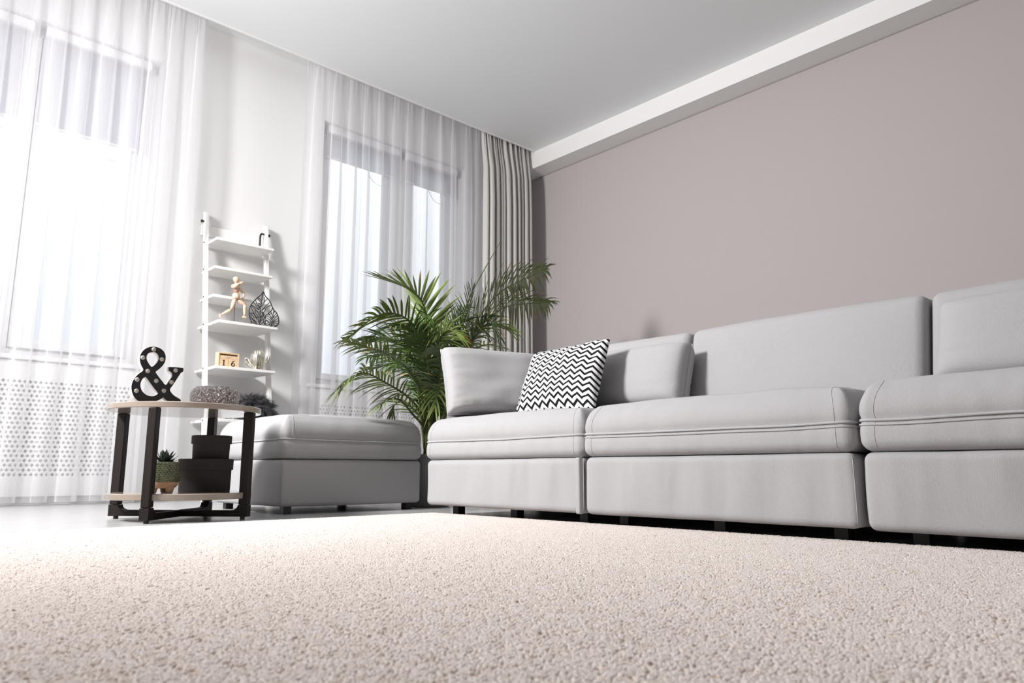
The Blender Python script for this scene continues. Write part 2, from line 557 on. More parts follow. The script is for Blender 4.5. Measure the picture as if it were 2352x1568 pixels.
LEAF=[[(-0.0384,0.0036),(-0.0369,0.0501),(-0.0385,0.0941),(-0.0376,0.1341),(-0.032,0.1885),(-0.0301,0.2133),(-0.0242,0.2524)],[(-0.0237,0.2558),(-0.039,0.2286),(-0.0623,0.2058),(-0.0791,0.1875),(-0.0913,0.17),(-0.1064,0.1455),(-0.1159,0.122),(-0.1174,0.0932),(-0.1155,0.065),(-0.1053,0.0424),(-0.0986,0.0237),(-0.1002,0.0147),(-0.0916,0.0006),(-0.0738,-0.0013),(-0.0384,0.0031)],[(-0.0237,0.2558),(-0.0166,0.2335),(-0.0043,0.2176),(0.0149,0.2028),(0.0308,0.1851),(0.0376,0.1682),(0.0479,0.1496),(0.0581,0.1332),(0.08,0.1141),(0.0928,0.0935),(0.0999,0.072),(0.1024,0.0499),(0.0967,0.0289),(0.0791,0.013),(0.0566,0.0044),(0.0429,0.0036)],[(0.0461,0.1415),(0.0337,0.1183),(0.0144,0.0976),(-0.0047,0.0769),(-0.0135,0.0535),(-0.0132,0.0313),(0.0013,0.0157),(0.0246,0.0056),(0.0429,0.0036)],[(-0.0383,0.1096),(-0.0108,0.1383),(0.0104,0.164),(0.0297,0.185)],[(-0.0276,0.1179),(0.0027,0.1404),(0.0356,0.1634)],[(-0.0368,0.1387),(-0.013,0.1737),(-0.0111,0.2165)],[(-0.0305,0.1642),(-0.0049,0.1906),(0.0078,0.2061)],[(-0.033,0.1861),(-0.0531,0.2028),(-0.0602,0.2083)],[(-0.0317,0.1662),(-0.0523,0.1896),(-0.0643,0.201)],[(-0.0344,0.1547),(-0.0509,0.1676),(-0.0498,0.15),(-0.0398,0.1338)],[(-0.0418,0.1291),(-0.0612,0.1526),(-0.0778,0.1855)],[(-0.0457,0.1196),(-0.0647,0.1366),(-0.089,0.1682)],[(-0.0478,0.1171),(-0.0778,0.1323),(-0.1053,0.1457)],[(-0.0485,0.0926),(-0.077,0.1192),(-0.1072,0.141)],[(-0.0597,0.0578),(-0.079,0.0814),(-0.0889,0.0975),(-0.1088,0.1319)],[(-0.059,0.0469),(-0.0835,0.0829),(-0.1124,0.0852)],[(-0.075,0.0534),(-0.0962,0.0723),(-0.1145,0.0827)],[(-0.0577,0.0251),(-0.0854,0.0431),(-0.1136,0.0697)],[(-0.0499,0.0086),(-0.0734,0.0273),(-0.0991,0.0499)],[(-0.0497,0.0042),(-0.0749,0.0161),(-0.0978,0.0282)],[(-0.0444,0.027),(-0.056,0.0694),(-0.0709,0.0937),(-0.0745,0.1152)],[(-0.0371,0.0545),(-0.0212,0.0878),(0.0033,0.1315)],[(-0.0363,0.059),(-0.012,0.0847),(-0.0268,0.1047),(-0.0385,0.1118)],[(-0.036,0.037),(-0.0157,0.0709),(-0.0079,0.092)],[(-0.0254,0.1183),(-0.0053,0.0857)],[(-0.0487,0.0594),(-0.0481,0.086),(-0.0632,0.1125)],[(-0.0477,0.0089),(-0.0317,0.0398),(-0.0062,0.0634),(0.0195,0.0894),(0.0459,0.1067)],[(-0.0386,0.0057),(-0.0134,0.0335),(0.0085,0.0455)],[(0.0428,0.0058),(0.0469,0.051),(0.0518,0.0852),(0.0559,0.1307)],[(0.0465,0.0576),(0.0204,0.0739),(0.0065,0.0786)],[(0.0483,0.0668),(0.0288,0.0863),(0.0189,0.0982)],[(0.0495,0.0849),(0.0393,0.1013),(0.0339,0.1161)],[(0.0512,0.0941),(0.0593,0.1132),(0.0631,0.1273)],[(0.0502,0.0738),(0.0652,0.0917),(0.08,0.1141)],[(0.0503,0.0716),(0.0747,0.0863),(0.0879,0.0995)],[(0.0476,0.0399),(0.0708,0.0745),(0.093,0.0912)],[(0.0503,0.0336),(0.0762,0.0619),(0.0984,0.0785)],[(0.0484,0.0267),(0.0725,0.0457),(0.102,0.0566)],[(0.0467,0.0175),(0.0689,0.0295),(0.0986,0.0359)],[(0.0448,0.0106),(0.0696,0.0184),(0.0902,0.0213)],[(0.0441,0.0216),(0.0224,0.0408),(-0.0009,0.0508)],[(0.0457,0.033),(0.0262,0.0547),(0.0051,0.065)],[(0.0425,0.0103),(0.0191,0.0204),(-0.004,0.0282)],[(0.0381,0.0074),(0.0279,0.026),(0.0088,0.0411)],[(-0.0031,0.0129),(-0.0207,0.006)],[(-0.0025,0.0772),(-0.0005,0.0442),(-0.0031,0.0129)]]
MAN={'head_top':(0.0015,0.3263),'head_bot':(0.0031,0.2838),'neck':(0.002,0.2711),'chest_top':(0.0013,0.2672),'chest_bot':(0.0089,0.2335),'waist':(0.0107,0.2213),'pel_top':(0.008,0.2108),'pel_bot':(0.011,0.1651),'hipA':(0.0001,0.1634),'kneeA':(-0.0226,0.0829),'ankA':(-0.0837,0.0406),'footA0':(-0.0947,0.0451),'footA1':(-0.0832,0.0163),'hipB':(0.0238,0.1585),'kneeB':(0.0714,0.1336),'ankB':(0.0742,0.0528),'footB0':(0.0574,0.0441),'footB1':(0.0875,0.0405),'shA':(-0.0209,0.2558),'elA':(-0.0221,0.2381),'wrA':(0.0113,0.2728),'haA':(0.0429,0.2834),'shB':(0.0263,0.2516),'elB':(0.0698,0.2163),'wrB':(0.0601,0.1732),'haB':(0.0492,0.1564),'rod_top':(0.0079,0.1559),'rod_bot':(0.0053,0.0008)}
FR={'A':[(2.566,3.471,0.453),(2.538,3.426,0.819),(2.453,3.364,1.1),(2.323,3.311,1.189),(2.129,3.293,1.22)],
'B':[(2.548,3.471,0.452),(2.455,3.382,0.806),(2.316,3.293,0.996),(2.074,3.204,1.011),(1.817,3.115,0.845)],
'C':[(2.603,3.471,0.454),(2.724,3.516,0.808),(2.99,3.56,1.144),(3.315,3.649,1.426),(3.821,3.738,1.685)],
'D':[(2.636,3.516,0.458),(2.823,3.604,0.826),(3.163,3.738,1.141),(3.555,3.871,1.383),(4.128,4.005,1.524)],
'E':[(2.593,3.471,0.454),(2.752,3.516,0.889),(2.946,3.56,1.305),(3.284,3.649,1.762)],
'F':[(2.603,3.471,0.454),(2.713,3.427,0.76),(2.804,3.338,1.007),(2.869,3.248,1.073),(2.948,3.16,1.032)],
'G':[(2.548,3.471,0.452),(2.423,3.382,0.694),(2.189,3.293,0.798),(1.989,3.204,0.819),(1.793,3.115,0.821)],
'H':[(2.538,3.471,0.452),(2.391,3.382,0.584),(2.145,3.293,0.663),(1.95,3.204,0.685),(1.773,3.115,0.587)],
'I':[(2.539,3.471,0.437),(2.424,3.426,0.517),(2.305,3.382,0.585),(2.201,3.338,0.576),(2.11,3.293,0.53)],
'I2':[(2.548,3.471,0.438),(2.505,3.516,0.541),(2.445,3.56,0.599),(2.422,3.605,0.579),(2.436,3.649,0.53)],
'J':[(2.552,3.471,0.452),(2.494,3.471,0.745),(2.374,3.471,0.911),(2.281,3.516,0.95),(2.179,3.56,0.925)],
'J2':[(2.557,3.471,0.453),(2.534,3.516,0.828),(2.469,3.56,0.994),(2.418,3.649,1.062),(2.344,3.738,0.995)],
'K':[(2.589,3.471,0.454),(2.657,3.516,0.763),(2.823,3.649,1.035),(3.01,3.783,1.214),(3.23,3.916,1.34)],
'Ld':[(2.592,3.471,0.491),(2.483,3.293,0.619),(2.44,3.204,0.666),(2.361,3.115,0.611),(2.312,3.07,0.538)],
'N':[(2.612,3.471,0.455),(2.739,3.471,0.766),(2.835,3.471,1.013),(2.863,3.471,1.178),(2.892,3.471,1.322)],
'O':[(2.607,3.471,0.455),(2.822,3.516,0.857),(3.068,3.56,1.003),(3.304,3.604,1.014)],
'P':[(2.602,3.471,0.469),(2.716,3.382,0.794),(2.767,3.293,0.981),(2.789,3.204,1.086),(2.79,3.115,0.975)],
'Q':[(2.575,3.471,0.453),(2.527,3.382,0.813),(2.477,3.248,0.939),(2.47,3.16,0.969),(2.481,3.07,0.915)],
'R':[(2.566,3.471,0.453),(2.441,3.338,0.764),(2.298,3.204,0.89),(2.159,3.115,0.935),(2.006,3.026,0.902)],
'S':[(2.557,3.471,0.453),(2.368,3.293,0.646),(2.133,3.115,0.739),(1.974,3.026,0.758),(1.818,2.937,0.719)],
'T':[(2.575,3.471,0.453),(2.436,3.293,0.723),(2.309,3.16,0.837),(2.177,3.07,0.878),(2.068,3.026,0.846)],
'U':[(2.575,3.471,0.453),(2.653,3.56,0.728),(2.718,3.694,0.946),(2.753,3.827,1.083),(2.714,3.916,1.141)],
'V':[(2.584,3.471,0.454),(2.524,3.337,0.662),(2.455,3.204,0.787),(2.369,3.115,0.838),(2.227,3.026,0.812)],
'W':[(2.548,3.471,0.452),(2.53,3.516,0.639),(2.467,3.56,0.766),(2.427,3.649,0.816),(2.343,3.738,0.802)]}

# ================================================================== ROOM
XW, YW, XL, YN = 5.235, 5.33, -0.9, -2.6      # sofa wall, window wall, left wall, wall behind the camera
ZC, ZN, ZB = 3.433, 3.55, 3.256               # ceiling, curtain recess, underside of the beam
YE, XB = 5.05, 5.02                           # edge of the ceiling at the curtain recess, face of the beam

# floor: underlay + laminate planks running along x
fl = struct(MB().box(XL - .2, XW + .2, YN - .2, YW + .3, -0.12, -0.012).build('floor', M['joint']), 'pale whitewashed laminate floor')
PW, PL = 0.193, 1.38
pv = MB().box(0.0006, PL - .0006, 0.0006, PW - .0006, -0.012, 0.0)
plank_mesh = pv.build('plank', M['floor'], fl, bevel=0.0012, seg=1)
first = True
nrow = int((YW + .1 - YN) / PW) + 1
for j in range(nrow):
    x = XL - (j * 0.47 % 1.0) * PL
    while x < XW:
        if first:
            o = plank_mesh
            first = False
        else:
            o = plank_mesh.copy()
            COL.objects.link(o)
        o.location = (x, YN + j * PW, 0)
        x += PL

# window wall with two openings
W1 = (-0.05, 1.50, 0.90, 3.12)     # x0,x1,z0,z1
W2 = (2.80, 4.33, 0.88, 3.12)
b = MB()
T = 0.34
zt = 3.9
b.box(XL - .2, W1[0], YW, YW + T, 0, zt)
b.box(W1[1], W2[0], YW, YW + T, 0, zt)
b.box(W2[1], XW + .3, YW, YW + T, 0, zt)
for w in (W1, W2):
    b.box(w[0], w[1], YW, YW + T, 0, w[2])
    b.box(w[0], w[1], YW, YW + T, w[3], zt)
struct(b.build('wall_far', M['wall_white']), 'white window wall with two tall windows')

# sofa wall: taupe facing panel stops just below the beam, leaving a shadow gap
b = MB().box(XW + .012, XW + .3, YN - .2, YW, 0, zt)
wr = struct(b.build('wall_right', M['taupe']), 'plain taupe wall behind the sofa')
MB().box(XW, XW + .012, YN, YW - .001, 0, ZB - .009).build('wall_panel', M['taupe'], wr)
struct(MB().box(XB, XW + .012, YN, YW, ZB, zt).build('trim_1', M['trim']), 'white boxed beam running along the taupe wall under the ceiling')

# ceiling and curtain recess
b = MB().box(XL, XB, YN, YE, ZC, zt).box(XL, XB, YE, YW, ZN, zt)
struct(b.build('ceiling', M['ceiling']), 'flat white ceiling')
b = MB().box(XL, XB, YE - .006, YE + .012, ZC - .006, ZC + .05)
struct(b.build('trim_2', M['trim']), 'thin white edging strip of the ceiling along the curtain recess')
b = MB().box(XL + .02, XB - .02, 5.105, 5.125, ZN - .03, ZN).box(XL + .02, XB - .02, 5.175, 5.195, ZN - .03, ZN)
struct(b.build('trim_3', M['trim']), 'white curtain track in the ceiling recess')

# left wall with an assumed off-frame opening added for the key light, and the wall behind the camera
L0, L1, LZ0, LZ1 = 2.85, 3.95, 1.45, 3.20
b = MB()
b.box(XL - .2, XL, YN - .2, L0, 0, zt).box(XL - .2, XL, L1, YW, 0, zt)
b.box(XL - .2, XL, L0, L1, 0, LZ0).box(XL - .2, XL, L0, L1, LZ1, zt)
struct(b.build('wall_left', M['room']), 'pale left wall')
struct(MB().box(XL, XW, YN - .2, YN, 0, zt).build('wall_near', M['room']), 'pale wall behind the camera')

# ------------------------------------------------------------------ windows in the far wall
def window(n, w, panes, label, blind_z):
    x0, x1, z0, z1 = w
    root = bpy.data.objects.new('window_%d' % n, None)
    COL.objects.link(root)
    struct(root, label)
    yf, yb = YW + .12, YW + .19          # frame depth range
    # casing
    c = MB()
    fw = .055
    c.box(x0, x0 + fw, yf, yb, z0, z1).box(x1 - fw, x1, yf, yb, z0, z1)
    c.box(x0 + fw, x1 - fw, yf, yb, z0, z0 + fw).box(x0 + fw, x1 - fw, yf, yb, z1 - fw, z1)
    c.build('window_frame', M['pvc'], root, bevel=.004)
    mids = [(panes[i][1] + panes[i + 1][0]) / 2 for i in range(len(panes) - 1)]
    for mx_ in mids:
        MB().box(mx_ - .03, mx_ + .03, yf, yb, z0 + fw, z1 - fw).build('mullion', M['pvc'], root, bevel=.004)
    edges = [x0 + fw] + mids + [x1 - fw]
    for i, (a, bb) in enumerate(panes):
        e0 = edges[i] + (.03 if i else 0)
        e1 = edges[i + 1] - (.03 if i < len(panes) - 1 else 0)
        s = MB()
        zb, ztp = z0 + fw, z1 - fw
        ys, ye = yf - .022, yb - .01
        s.box(e0 + .004, a, ys, ye, zb + .004, ztp - .004).box(bb, e1 - .004, ys, ye, zb + .004, ztp - .004)
        s.box(a, bb, ys, ye, zb + .004, zb + .055).box(a, bb, ys, ye, ztp - .07, ztp - .004)
        sash = s.build('sash', M['pvc'], root, bevel=.005)
        MB().box(a - .004, bb + .004, yf + .02, yf + .026, zb + .05, ztp - .065).build('pane', M['pane'], sash)
        # handle
        hx = (bb + .03) if i == 0 else (a - .03)
        h = MB().box(hx - .012, hx + .012, ys - .012, ys, 1.62, 1.69)
        h.add(*tube([(hx, ys - .012, 1.66), (hx, ys - .04, 1.66), (hx, ys - .045, 1.64), (hx, ys - .045, 1.54)], .008, n=6))
        h.build('window_handle', M['pvc'], sash, smooth=True)
        # roller blind on this sash: cassette, fabric, bottom bar, chain
        if blind_z[i]:
            bl = thing('roller_blind', blind_z[i][1], 'blind', ((e0 + e1) / 2, ys - .02, z1 - .06))
            hw = (e1 - e0) / 2 - .004
            zl = blind_z[i][0] - (z1 - .06)
            MB().box(-hw, hw, -.045, .012, -.01, .06).build('cassette', M['pvc'], bl, bevel=.008)
            nx = 12
            v = [(-hw + .008 + (2 * hw - .016) * k / nx, .0 + d, z) for d in (0, .0012) for z in (zl + .01, -.01) for k in range(nx + 1)]
            f = []
            for d in (0, 1):
                o_ = d * 2 * (nx + 1)
                for k in range(nx):
                    q = (o_ + k, o_ + k + 1, o_ + nx + 2 + k, o_ + nx + 1 + k)
                    f.append(q)
            mesh_obj('blind_fabric', v, f, M['blind'], bl)
            MB().box(-hw + .006, hw - .006, -.006, .006, zl - .006, zl + .014).build('bottom_bar', M['pvc'], bl, bevel=.003)
            pts = spline([(hw - .05, -.012, 0), (hw - .045, -.012, zl), (hw - .12, -.014, zl - .09), (hw - .2, -.014, zl - .12), (hw - .28, -.014, zl - .09), (hw - .34, -.012, zl)], 6)
            mesh_obj('blind_chain', *tube(pts, .0025, n=5), M['cord'], bl)
    # sill board
    MB().box(x0 - .06, x1 + .06, YW - .055, YW, z0 - .028, z0).box(x0, x1, YW, yf, z0 - .028, z0 + .0).build('window_sill', M['pvc'], root, bevel=.004)
    return root

window(1, W1, ((0.09, 0.64), (0.85, 1.385)), 'tall white framed window behind the left sheer curtain',
       ((2.43, 'lowered roller blind in the left sash of the left window'), (2.43, 'half lowered roller blind at the upper right of the left window')))
window(2, W2, ((2.93, 3.49), (3.78, 4.16)), 'tall white framed window behind the right sheer curtain',
       ((2.84, 'roller blind with a hanging chain loop above the left pane of the right window'), (2.84, 'roller blind above the narrow right pane of the right window beside the drape')))

# assumed off-frame window added to the left wall for the key light: frame only, standing in its opening
root = bpy.data.objects.new('window_3', None)
COL.objects.link(root)
struct(root, 'assumed window added in the left wall outside the picture')
c = MB()
xa, xb = XL - .14, XL - .08
c.box(xa, xb, L0, L0 + .05, LZ0, LZ1).box(xa, xb, L1 - .05, L1, LZ0, LZ1).box(xa, xb, L0 + .05, L1 - .05, LZ0, LZ0 + .05).box(xa, xb, L0 + .05, L1 - .05, LZ1 - .05, LZ1)
c.build('window_frame', M['pvc'], root)

# ------------------------------------------------------------------ perforated radiator screens below the windows
def screen(x0, x1, z0, z1, pz0, pz1, label):
    root = thing('radiator_screen', label, 'radiator screen', ((x0 + x1) / 2, YW - .002, 0))
    hw = (x1 - x0) / 2
    y0, y1 = -.03, -.018
    p = .028
    mX = .06
    nxc = int((2 * hw - 2 * mX) / p)
    nzc = int((pz1 - pz0) / p)
    ax_ = -nxc * p / 2
    b_ = MB()
    # solid margins
    px1 = ax_ + nxc * p
    pt = pz0 + nzc * p
    b_.box(-hw, ax_, y0, y1, z0, z1).box(px1, hw, y0, y1, z0, z1).box(ax_, px1, y0, y1, z0, pz0).box(ax_, px1, y0, y1, pt, z1)
    v, f = b_.v, b_.f
    h = p * .40
    for j in range(1, nzc, 2):          # half cells closing the staggered rows
        za_, zb_ = pz0 + j * p, pz0 + (j + 1) * p
        b_.box(ax_, ax_ + p / 2, y0, y1, za_, zb_).box(px1 - p / 2, px1, y0, y1, za_, zb_)
    for j in range(nzc):
        for i in range(nxc - (j % 2)):
            cx_, cz_ = ax_ + (i + .5 + .5 * (j % 2)) * p, pz0 + (j + .5) * p
            n0 = len(v)
            a = p / 2
            for yy in (y0, y1):
                v += [(cx_ - a, yy, cz_ - a), (cx_ + a, yy, cz_ - a), (cx_ + a, yy, cz_ + a), (cx_ - a, yy, cz_ + a),
                      (cx_, yy, cz_ - h), (cx_ + h, yy, cz_), (cx_, yy, cz_ + h), (cx_ - h, yy, cz_)]
            q = lambda *t: f.append(tuple(n0 + k for k in t))
            q(0, 1, 5, 4); q(1, 2, 6, 5); q(2, 3, 7, 6); q(3, 0, 4, 7)
            q(4, 5, 13, 12); q(5, 6, 14, 13); q(6, 7, 15, 14); q(7, 4, 12, 15)
    mesh_obj('perforated_panel', v, f, M['screen'], root, smooth=False)
    MB().box(-hw, hw, -.004, -.0015, z0, z1).build('hole_shade_sheet', M['dark'], root)  # added sheet whose grey stands in for the shade behind the holes
    for sx_ in (-1, 1):
        xs = sorted((sx_ * (hw - .02), sx_ * (hw + .012)))
        MB().box(xs[0], xs[1], -.036, 0, 0, z1).build('stile', M['screen'], root, bevel=.003)
    return root

screen(-0.05, 1.54, .05, .865, .165, .765, 'white perforated radiator screen below the left window behind the sheer curtain')
screen(2.78, 4.35, .05, .845, .165, .735, 'white perforated radiator screen below the right window behind palm and sheer curtain')

# ------------------------------------------------------------------ curtains
def sheer(name, label, x0, x1, yc, z0, z1, nf, m, seed, nzr=34, wide=()):
    """light voile: narrow doubled-over folds between almost flat spans"""
    R_ = random.Random(seed)
    folds = []
    for i in range(nf):
        folds.append((R_.uniform(.5, 1.8), R_.uniform(.035, .085) * (1.5 if i in wide else 1), R_.uniform(.030, .055), R_.uniform(.5, 1.0)))
    tot = sum(f_[0] for f_ in folds)
    scale = ((x1 - x0) - sum(f_[1] for f_ in folds)) / tot
    prm = []          # (x, ridge phase or None, ridge width, depth, overlap, flat phase)
    pos = x0
    rid = 16
    for fl_, rw, dp_, ov in folds:
        L = fl_ * scale
        for k in range(8):
            prm.append((pos + L * k / 8, 0.0, rw, dp_, ov, k / 8, L))
        pos += L
        for k in range(rid):
            prm.append((pos + rw * k / rid, k / rid, rw, dp_, ov, 0.0, L))
        pos += rw
    prm.append((x1, 0.0, .03, .02, 0, 0.0, .1))
    N = len(prm)
    V, F = [], []
    for j in range(nzr + 1):
        t = j / nzr
        z = z0 + (z1 - z0) * t
        g = .30 + .70 * min(1.0, (1 - t) / .30) ** .8
        for i, (x, s, rw, dp_, ov, fp, L) in enumerate(prm):
            w1 = noise.noise(Vector((x * 2.1 + seed, t * 1.3, seed)))
            w2 = noise.noise(Vector((x * 9 + seed, t * 1.1, 4 + seed)))
            y = yc + .022 * w1 * (1 - .6 * t) + .010 * w2
            xx = x + .018 * w1 * (1 - t)
            if s > 0:
                y -= dp_ * g * math.sin(math.pi * s) ** 1.2 * (1 + .5 * w2)
                xx += -ov * rw * g * math.sin(2 * math.pi * s) * .55 + rw * .35 * w1 * math.sin(math.pi * s)
            elif fp > 0:
                y += .10 * L * g * math.sin(math.pi * fp) * (.6 + w2)
            tp = max(0.0, (t - .93) / .07)
            y += .006 * tp * math.sin(x * 260)
            V.append((xx, y, z))
    for j in range(nzr):
        for i in range(N - 1):
            F.append((j * N + i, j * N + i + 1, (j + 1) * N + i + 1, (j + 1) * N + i))
    o = mesh_obj(name, V, F, m)
    tag(o, label, 'curtain')
    return o

def curtain(name, label, x0, x1, yc, z0, z1, widths, amp, ov, m, seed, res=14, nzr=40, top_amp=.35, drift=.02, cat='curtain', lean=0.0, pleat=False):
    """folded cloth: widths = fold widths (scaled to fit), amp = half depth, ov = sideways overlap of the folds"""
    R_ = random.Random(seed)
    tot = sum(widths)
    us, ph, am, ovs = [], [], [], []
    pos = 0.0
    for i, w in enumerate(widths):
        a = amp * (0.55 + 0.9 * min(1.3, w / (tot / len(widths)))) * R_.uniform(.75, 1.15)
        o_ = ov * R_.uniform(.5, 1.3)
        for k in range(res):
            us.append((pos + w * k / res) / tot)
            ph.append(2 * math.pi * (i + k / res))
            am.append(a)
            ovs.append(o_)
        pos += w
    us.append(1.0); ph.append(2 * math.pi * len(widths)); am.append(am[-1]); ovs.append(ovs[-1])
    # smooth the amplitudes across folds
    K = res // 2
    am = np.convolve(np.pad(am, K, mode='edge'), np.ones(2 * K + 1) / (2 * K + 1), 'valid')
    ovs = np.convolve(np.pad(ovs, K, mode='edge'), np.ones(2 * K + 1) / (2 * K + 1), 'valid')
    N = len(us)
    V, F = [], []
    for j in range(nzr + 1):
        t = j / nzr                      # 0 bottom, 1 top
        z = z0 + (z1 - z0) * t
        g = top_amp + (1 - top_amp) * min(1.0, (1 - t) / .22) ** .7
        for i in range(N):
            wob = noise.noise(Vector((us[i] * 7 + seed, t * 1.6, seed * .7)))
            wob2 = noise.noise(Vector((us[i] * 19 + seed, t * 2.2, 3 + seed * .7)))
            p = ph[i] + .55 * wob2
            edge = min(1.0, i / (res * .5), (N - 1 - i) / (res * .5))
            x = x0 + (x1 - x0) * us[i] + ovs[i] * g * math.sin(2 * p) * edge + drift * wob * (1 - t) * (.3 + .7 * edge)
            # secondary small pleats near the heading
            tp = max(0.0, (t - .90) / .10)
            y = yc + lean * max(0.0, min(1.0, (1 - t) / .12) - .3) + (am[i] * g * math.sin(p) if not pleat else am[i] * g * (1 - 2 * abs(math.sin(p / 2)) ** .55)) + .010 * tp * math.sin(2.9 * p + seed) + .012 * wob * (1 - t)
            V.append((x, y, z + (0.004 * math.sin(ph[i] * .5 + seed) if j == 0 else 0)))
    for j in range(nzr):
        for i in range(N - 1):
            F.append((j * N + i, j * N + i + 1, (j + 1) * N + i + 1, (j + 1) * N + i))
    o = mesh_obj(name, V, F, m)
    tag(o, label, cat)
    return o

sheer('sheer_curtain', 'white sheer curtain over the left window, brightly lit', -0.60, 1.73, 5.165, .018, ZN - .03, 16, M['sheer'], 3.1, wide=(9, 14))
sheer('sheer_curtain', 'white sheer curtain over the right window behind the palm', 2.545, 4.52, 5.175, .018, ZN - .03, 13, M['sheer'], 8.4, wide=(0, 1, 3))
wd = random.Random(2)
curtain('drape_curtain', 'heavy taupe grey drape gathered in the corner beside the sofa wall', 4.365, 4.985, 5.120, .018, ZN - .03,
        [.5] + [wd.uniform(.45, 1.5) for _ in range(10)], .036, .008, M['drape'], 5.7, res=20, top_amp=.4, lean=-.055, pleat=True)

# ================================================================== RUG
RX0, RX1, RY0, RY1 = -0.82, 2.11, -1.0, 2.80
rug = thing('rug', 'large cream short pile rug covering the floor in front of the sofa', 'rug', (0, 0, 0))
MB().box(RX0, RX1, RY0, RY1, 0.0005, 0.009).build('rug_backing', M['rug'], rug, bevel=.003)
# pile: square patches of tufts, one patch per cell of the emitter grid
TS = .35
pv_, pf_ = [], []
for i in range(8):
    for j in range(9):
        xa_, ya_ = RX1 - .002 - TS * (i + 1), RY1 - .002 - TS * (j + 1)
        if xa_ + TS < -.45 or ya_ + TS < -.3 or (xa_ + TS < .05 and ya_ + TS < .15):
            continue
        n0 = len(pv_)
        pv_ += [(xa_, ya_, .0096), (xa_ + TS, ya_, .0096), (xa_ + TS, ya_ + TS, .0096), (xa_, ya_ + TS, .0096)]
        pf_.append((n0, n0 + 1, n0 + 2, n0 + 3))
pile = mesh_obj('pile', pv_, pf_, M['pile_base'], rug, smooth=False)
pile['kind'] = 'stuff'
ng = bpy.data.node_groups.new('pile_tufts', 'GeometryNodeTree')
ng.interface.new_socket('Geometry', in_out='INPUT', socket_type='NodeSocketGeometry')
ng.interface.new_socket('Geometry', in_out='OUTPUT', socket_type='NodeSocketGeometry')
N_ = ng.nodes
lk = ng.links.new
gi, go = N_.new('NodeGroupInput'), N_.new('NodeGroupOutput')
gr = N_.new('GeometryNodeMeshGrid')
gr.inputs['Size X'].default_value = TS
gr.inputs['Size Y'].default_value = TS
gr.inputs['Vertices X'].default_value = 2
gr.inputs['Vertices Y'].default_value = 2
dp = N_.new('GeometryNodeDistributePointsOnFaces')
dp.inputs['Density'].default_value = 76000
ico = N_.new('GeometryNodeMeshIcoSphere')
ico.inputs['Radius'].default_value = 1.0
ico.inputs['Subdivisions'].default_value = 1
ip = N_.new('GeometryNodeInstanceOnPoints')
rs = N_.new('FunctionNodeRandomValue')
rs.data_type = 'FLOAT_VECTOR'
rs.inputs[0].default_value = (.0026, .0019, .0030)
rs.inputs[1].default_value = (.0050, .0031, .0042)
rr = N_.new('FunctionNodeRandomValue')
rr.data_type = 'FLOAT_VECTOR'
rr.inputs[0].default_value = (-.2, -.2, 0)
rr.inputs[1].default_value = (.2, .2, 6.283)
rc = N_.new('FunctionNodeRandomValue')
rc.data_type = 'FLOAT'
sa = N_.new('GeometryNodeStoreNamedAttribute')
sa.data_type = 'FLOAT'
sa.domain = 'INSTANCE'
sa.inputs['Name'].default_value = 'tuft_random'
rz_ = N_.new('GeometryNodeRealizeInstances')
ss = N_.new('GeometryNodeSetShadeSmooth')
smn = N_.new('GeometryNodeSetMaterial')
smn.inputs['Material'].default_value = M['pile']
mp2 = N_.new('GeometryNodeMeshToPoints')
mp2.mode = 'FACES'
ip2 = N_.new('GeometryNodeInstanceOnPoints')
ri_ = N_.new('FunctionNodeRandomValue')
ri_.data_type = 'INT'
_ints = [q for q in ri_.inputs if q.type == 'INT' and q.name in ('Min', 'Max')]
_ints[0].default_value = 0
_ints[1].default_value = 3
ml = N_.new('ShaderNodeMath')
ml.operation = 'MULTIPLY'
ml.inputs[1].default_value = math.pi / 2
cx3 = N_.new('ShaderNodeCombineXYZ')
jg = N_.new('GeometryNodeJoinGeometry')
out_of = lambda n_, t_: next(q for q in n_.outputs if q.enabled and q.type == t_)
lk(gr.outputs['Mesh'], dp.inputs['Mesh'])
lk(dp.outputs['Points'], ip.inputs['Points'])
lk(ico.outputs['Mesh'], ip.inputs['Instance'])
lk(rs.outputs[0], ip.inputs['Scale'])
lk(rr.outputs[0], ip.inputs['Rotation'])
lk(ip.outputs[0], sa.inputs['Geometry'])
lk(out_of(rc, 'VALUE'), next(q for q in sa.inputs if q.name == 'Value' and q.enabled))
lk(sa.outputs[0], rz_.inputs[0])
lk(rz_.outputs[0], ss.inputs[0])
lk(ss.outputs[0], smn.inputs['Geometry'])
lk(gi.outputs[0], mp2.inputs['Mesh'])
lk(mp2.outputs[0], ip2.inputs['Points'])
lk(smn.outputs[0], ip2.inputs['Instance'])
lk(out_of(ri_, 'INT'), ml.inputs[0])
lk(ml.outputs[0], cx3.inputs['Z'])
lk(cx3.outputs[0], ip2.inputs['Rotation'])
lk(ip2.outputs[0], jg.inputs[0])
lk(gi.outputs[0], jg.inputs[0])
lk(jg.outputs[0], go.inputs[0])
md = pile.modifiers.new('tufts', 'NODES')
md.node_group = ng

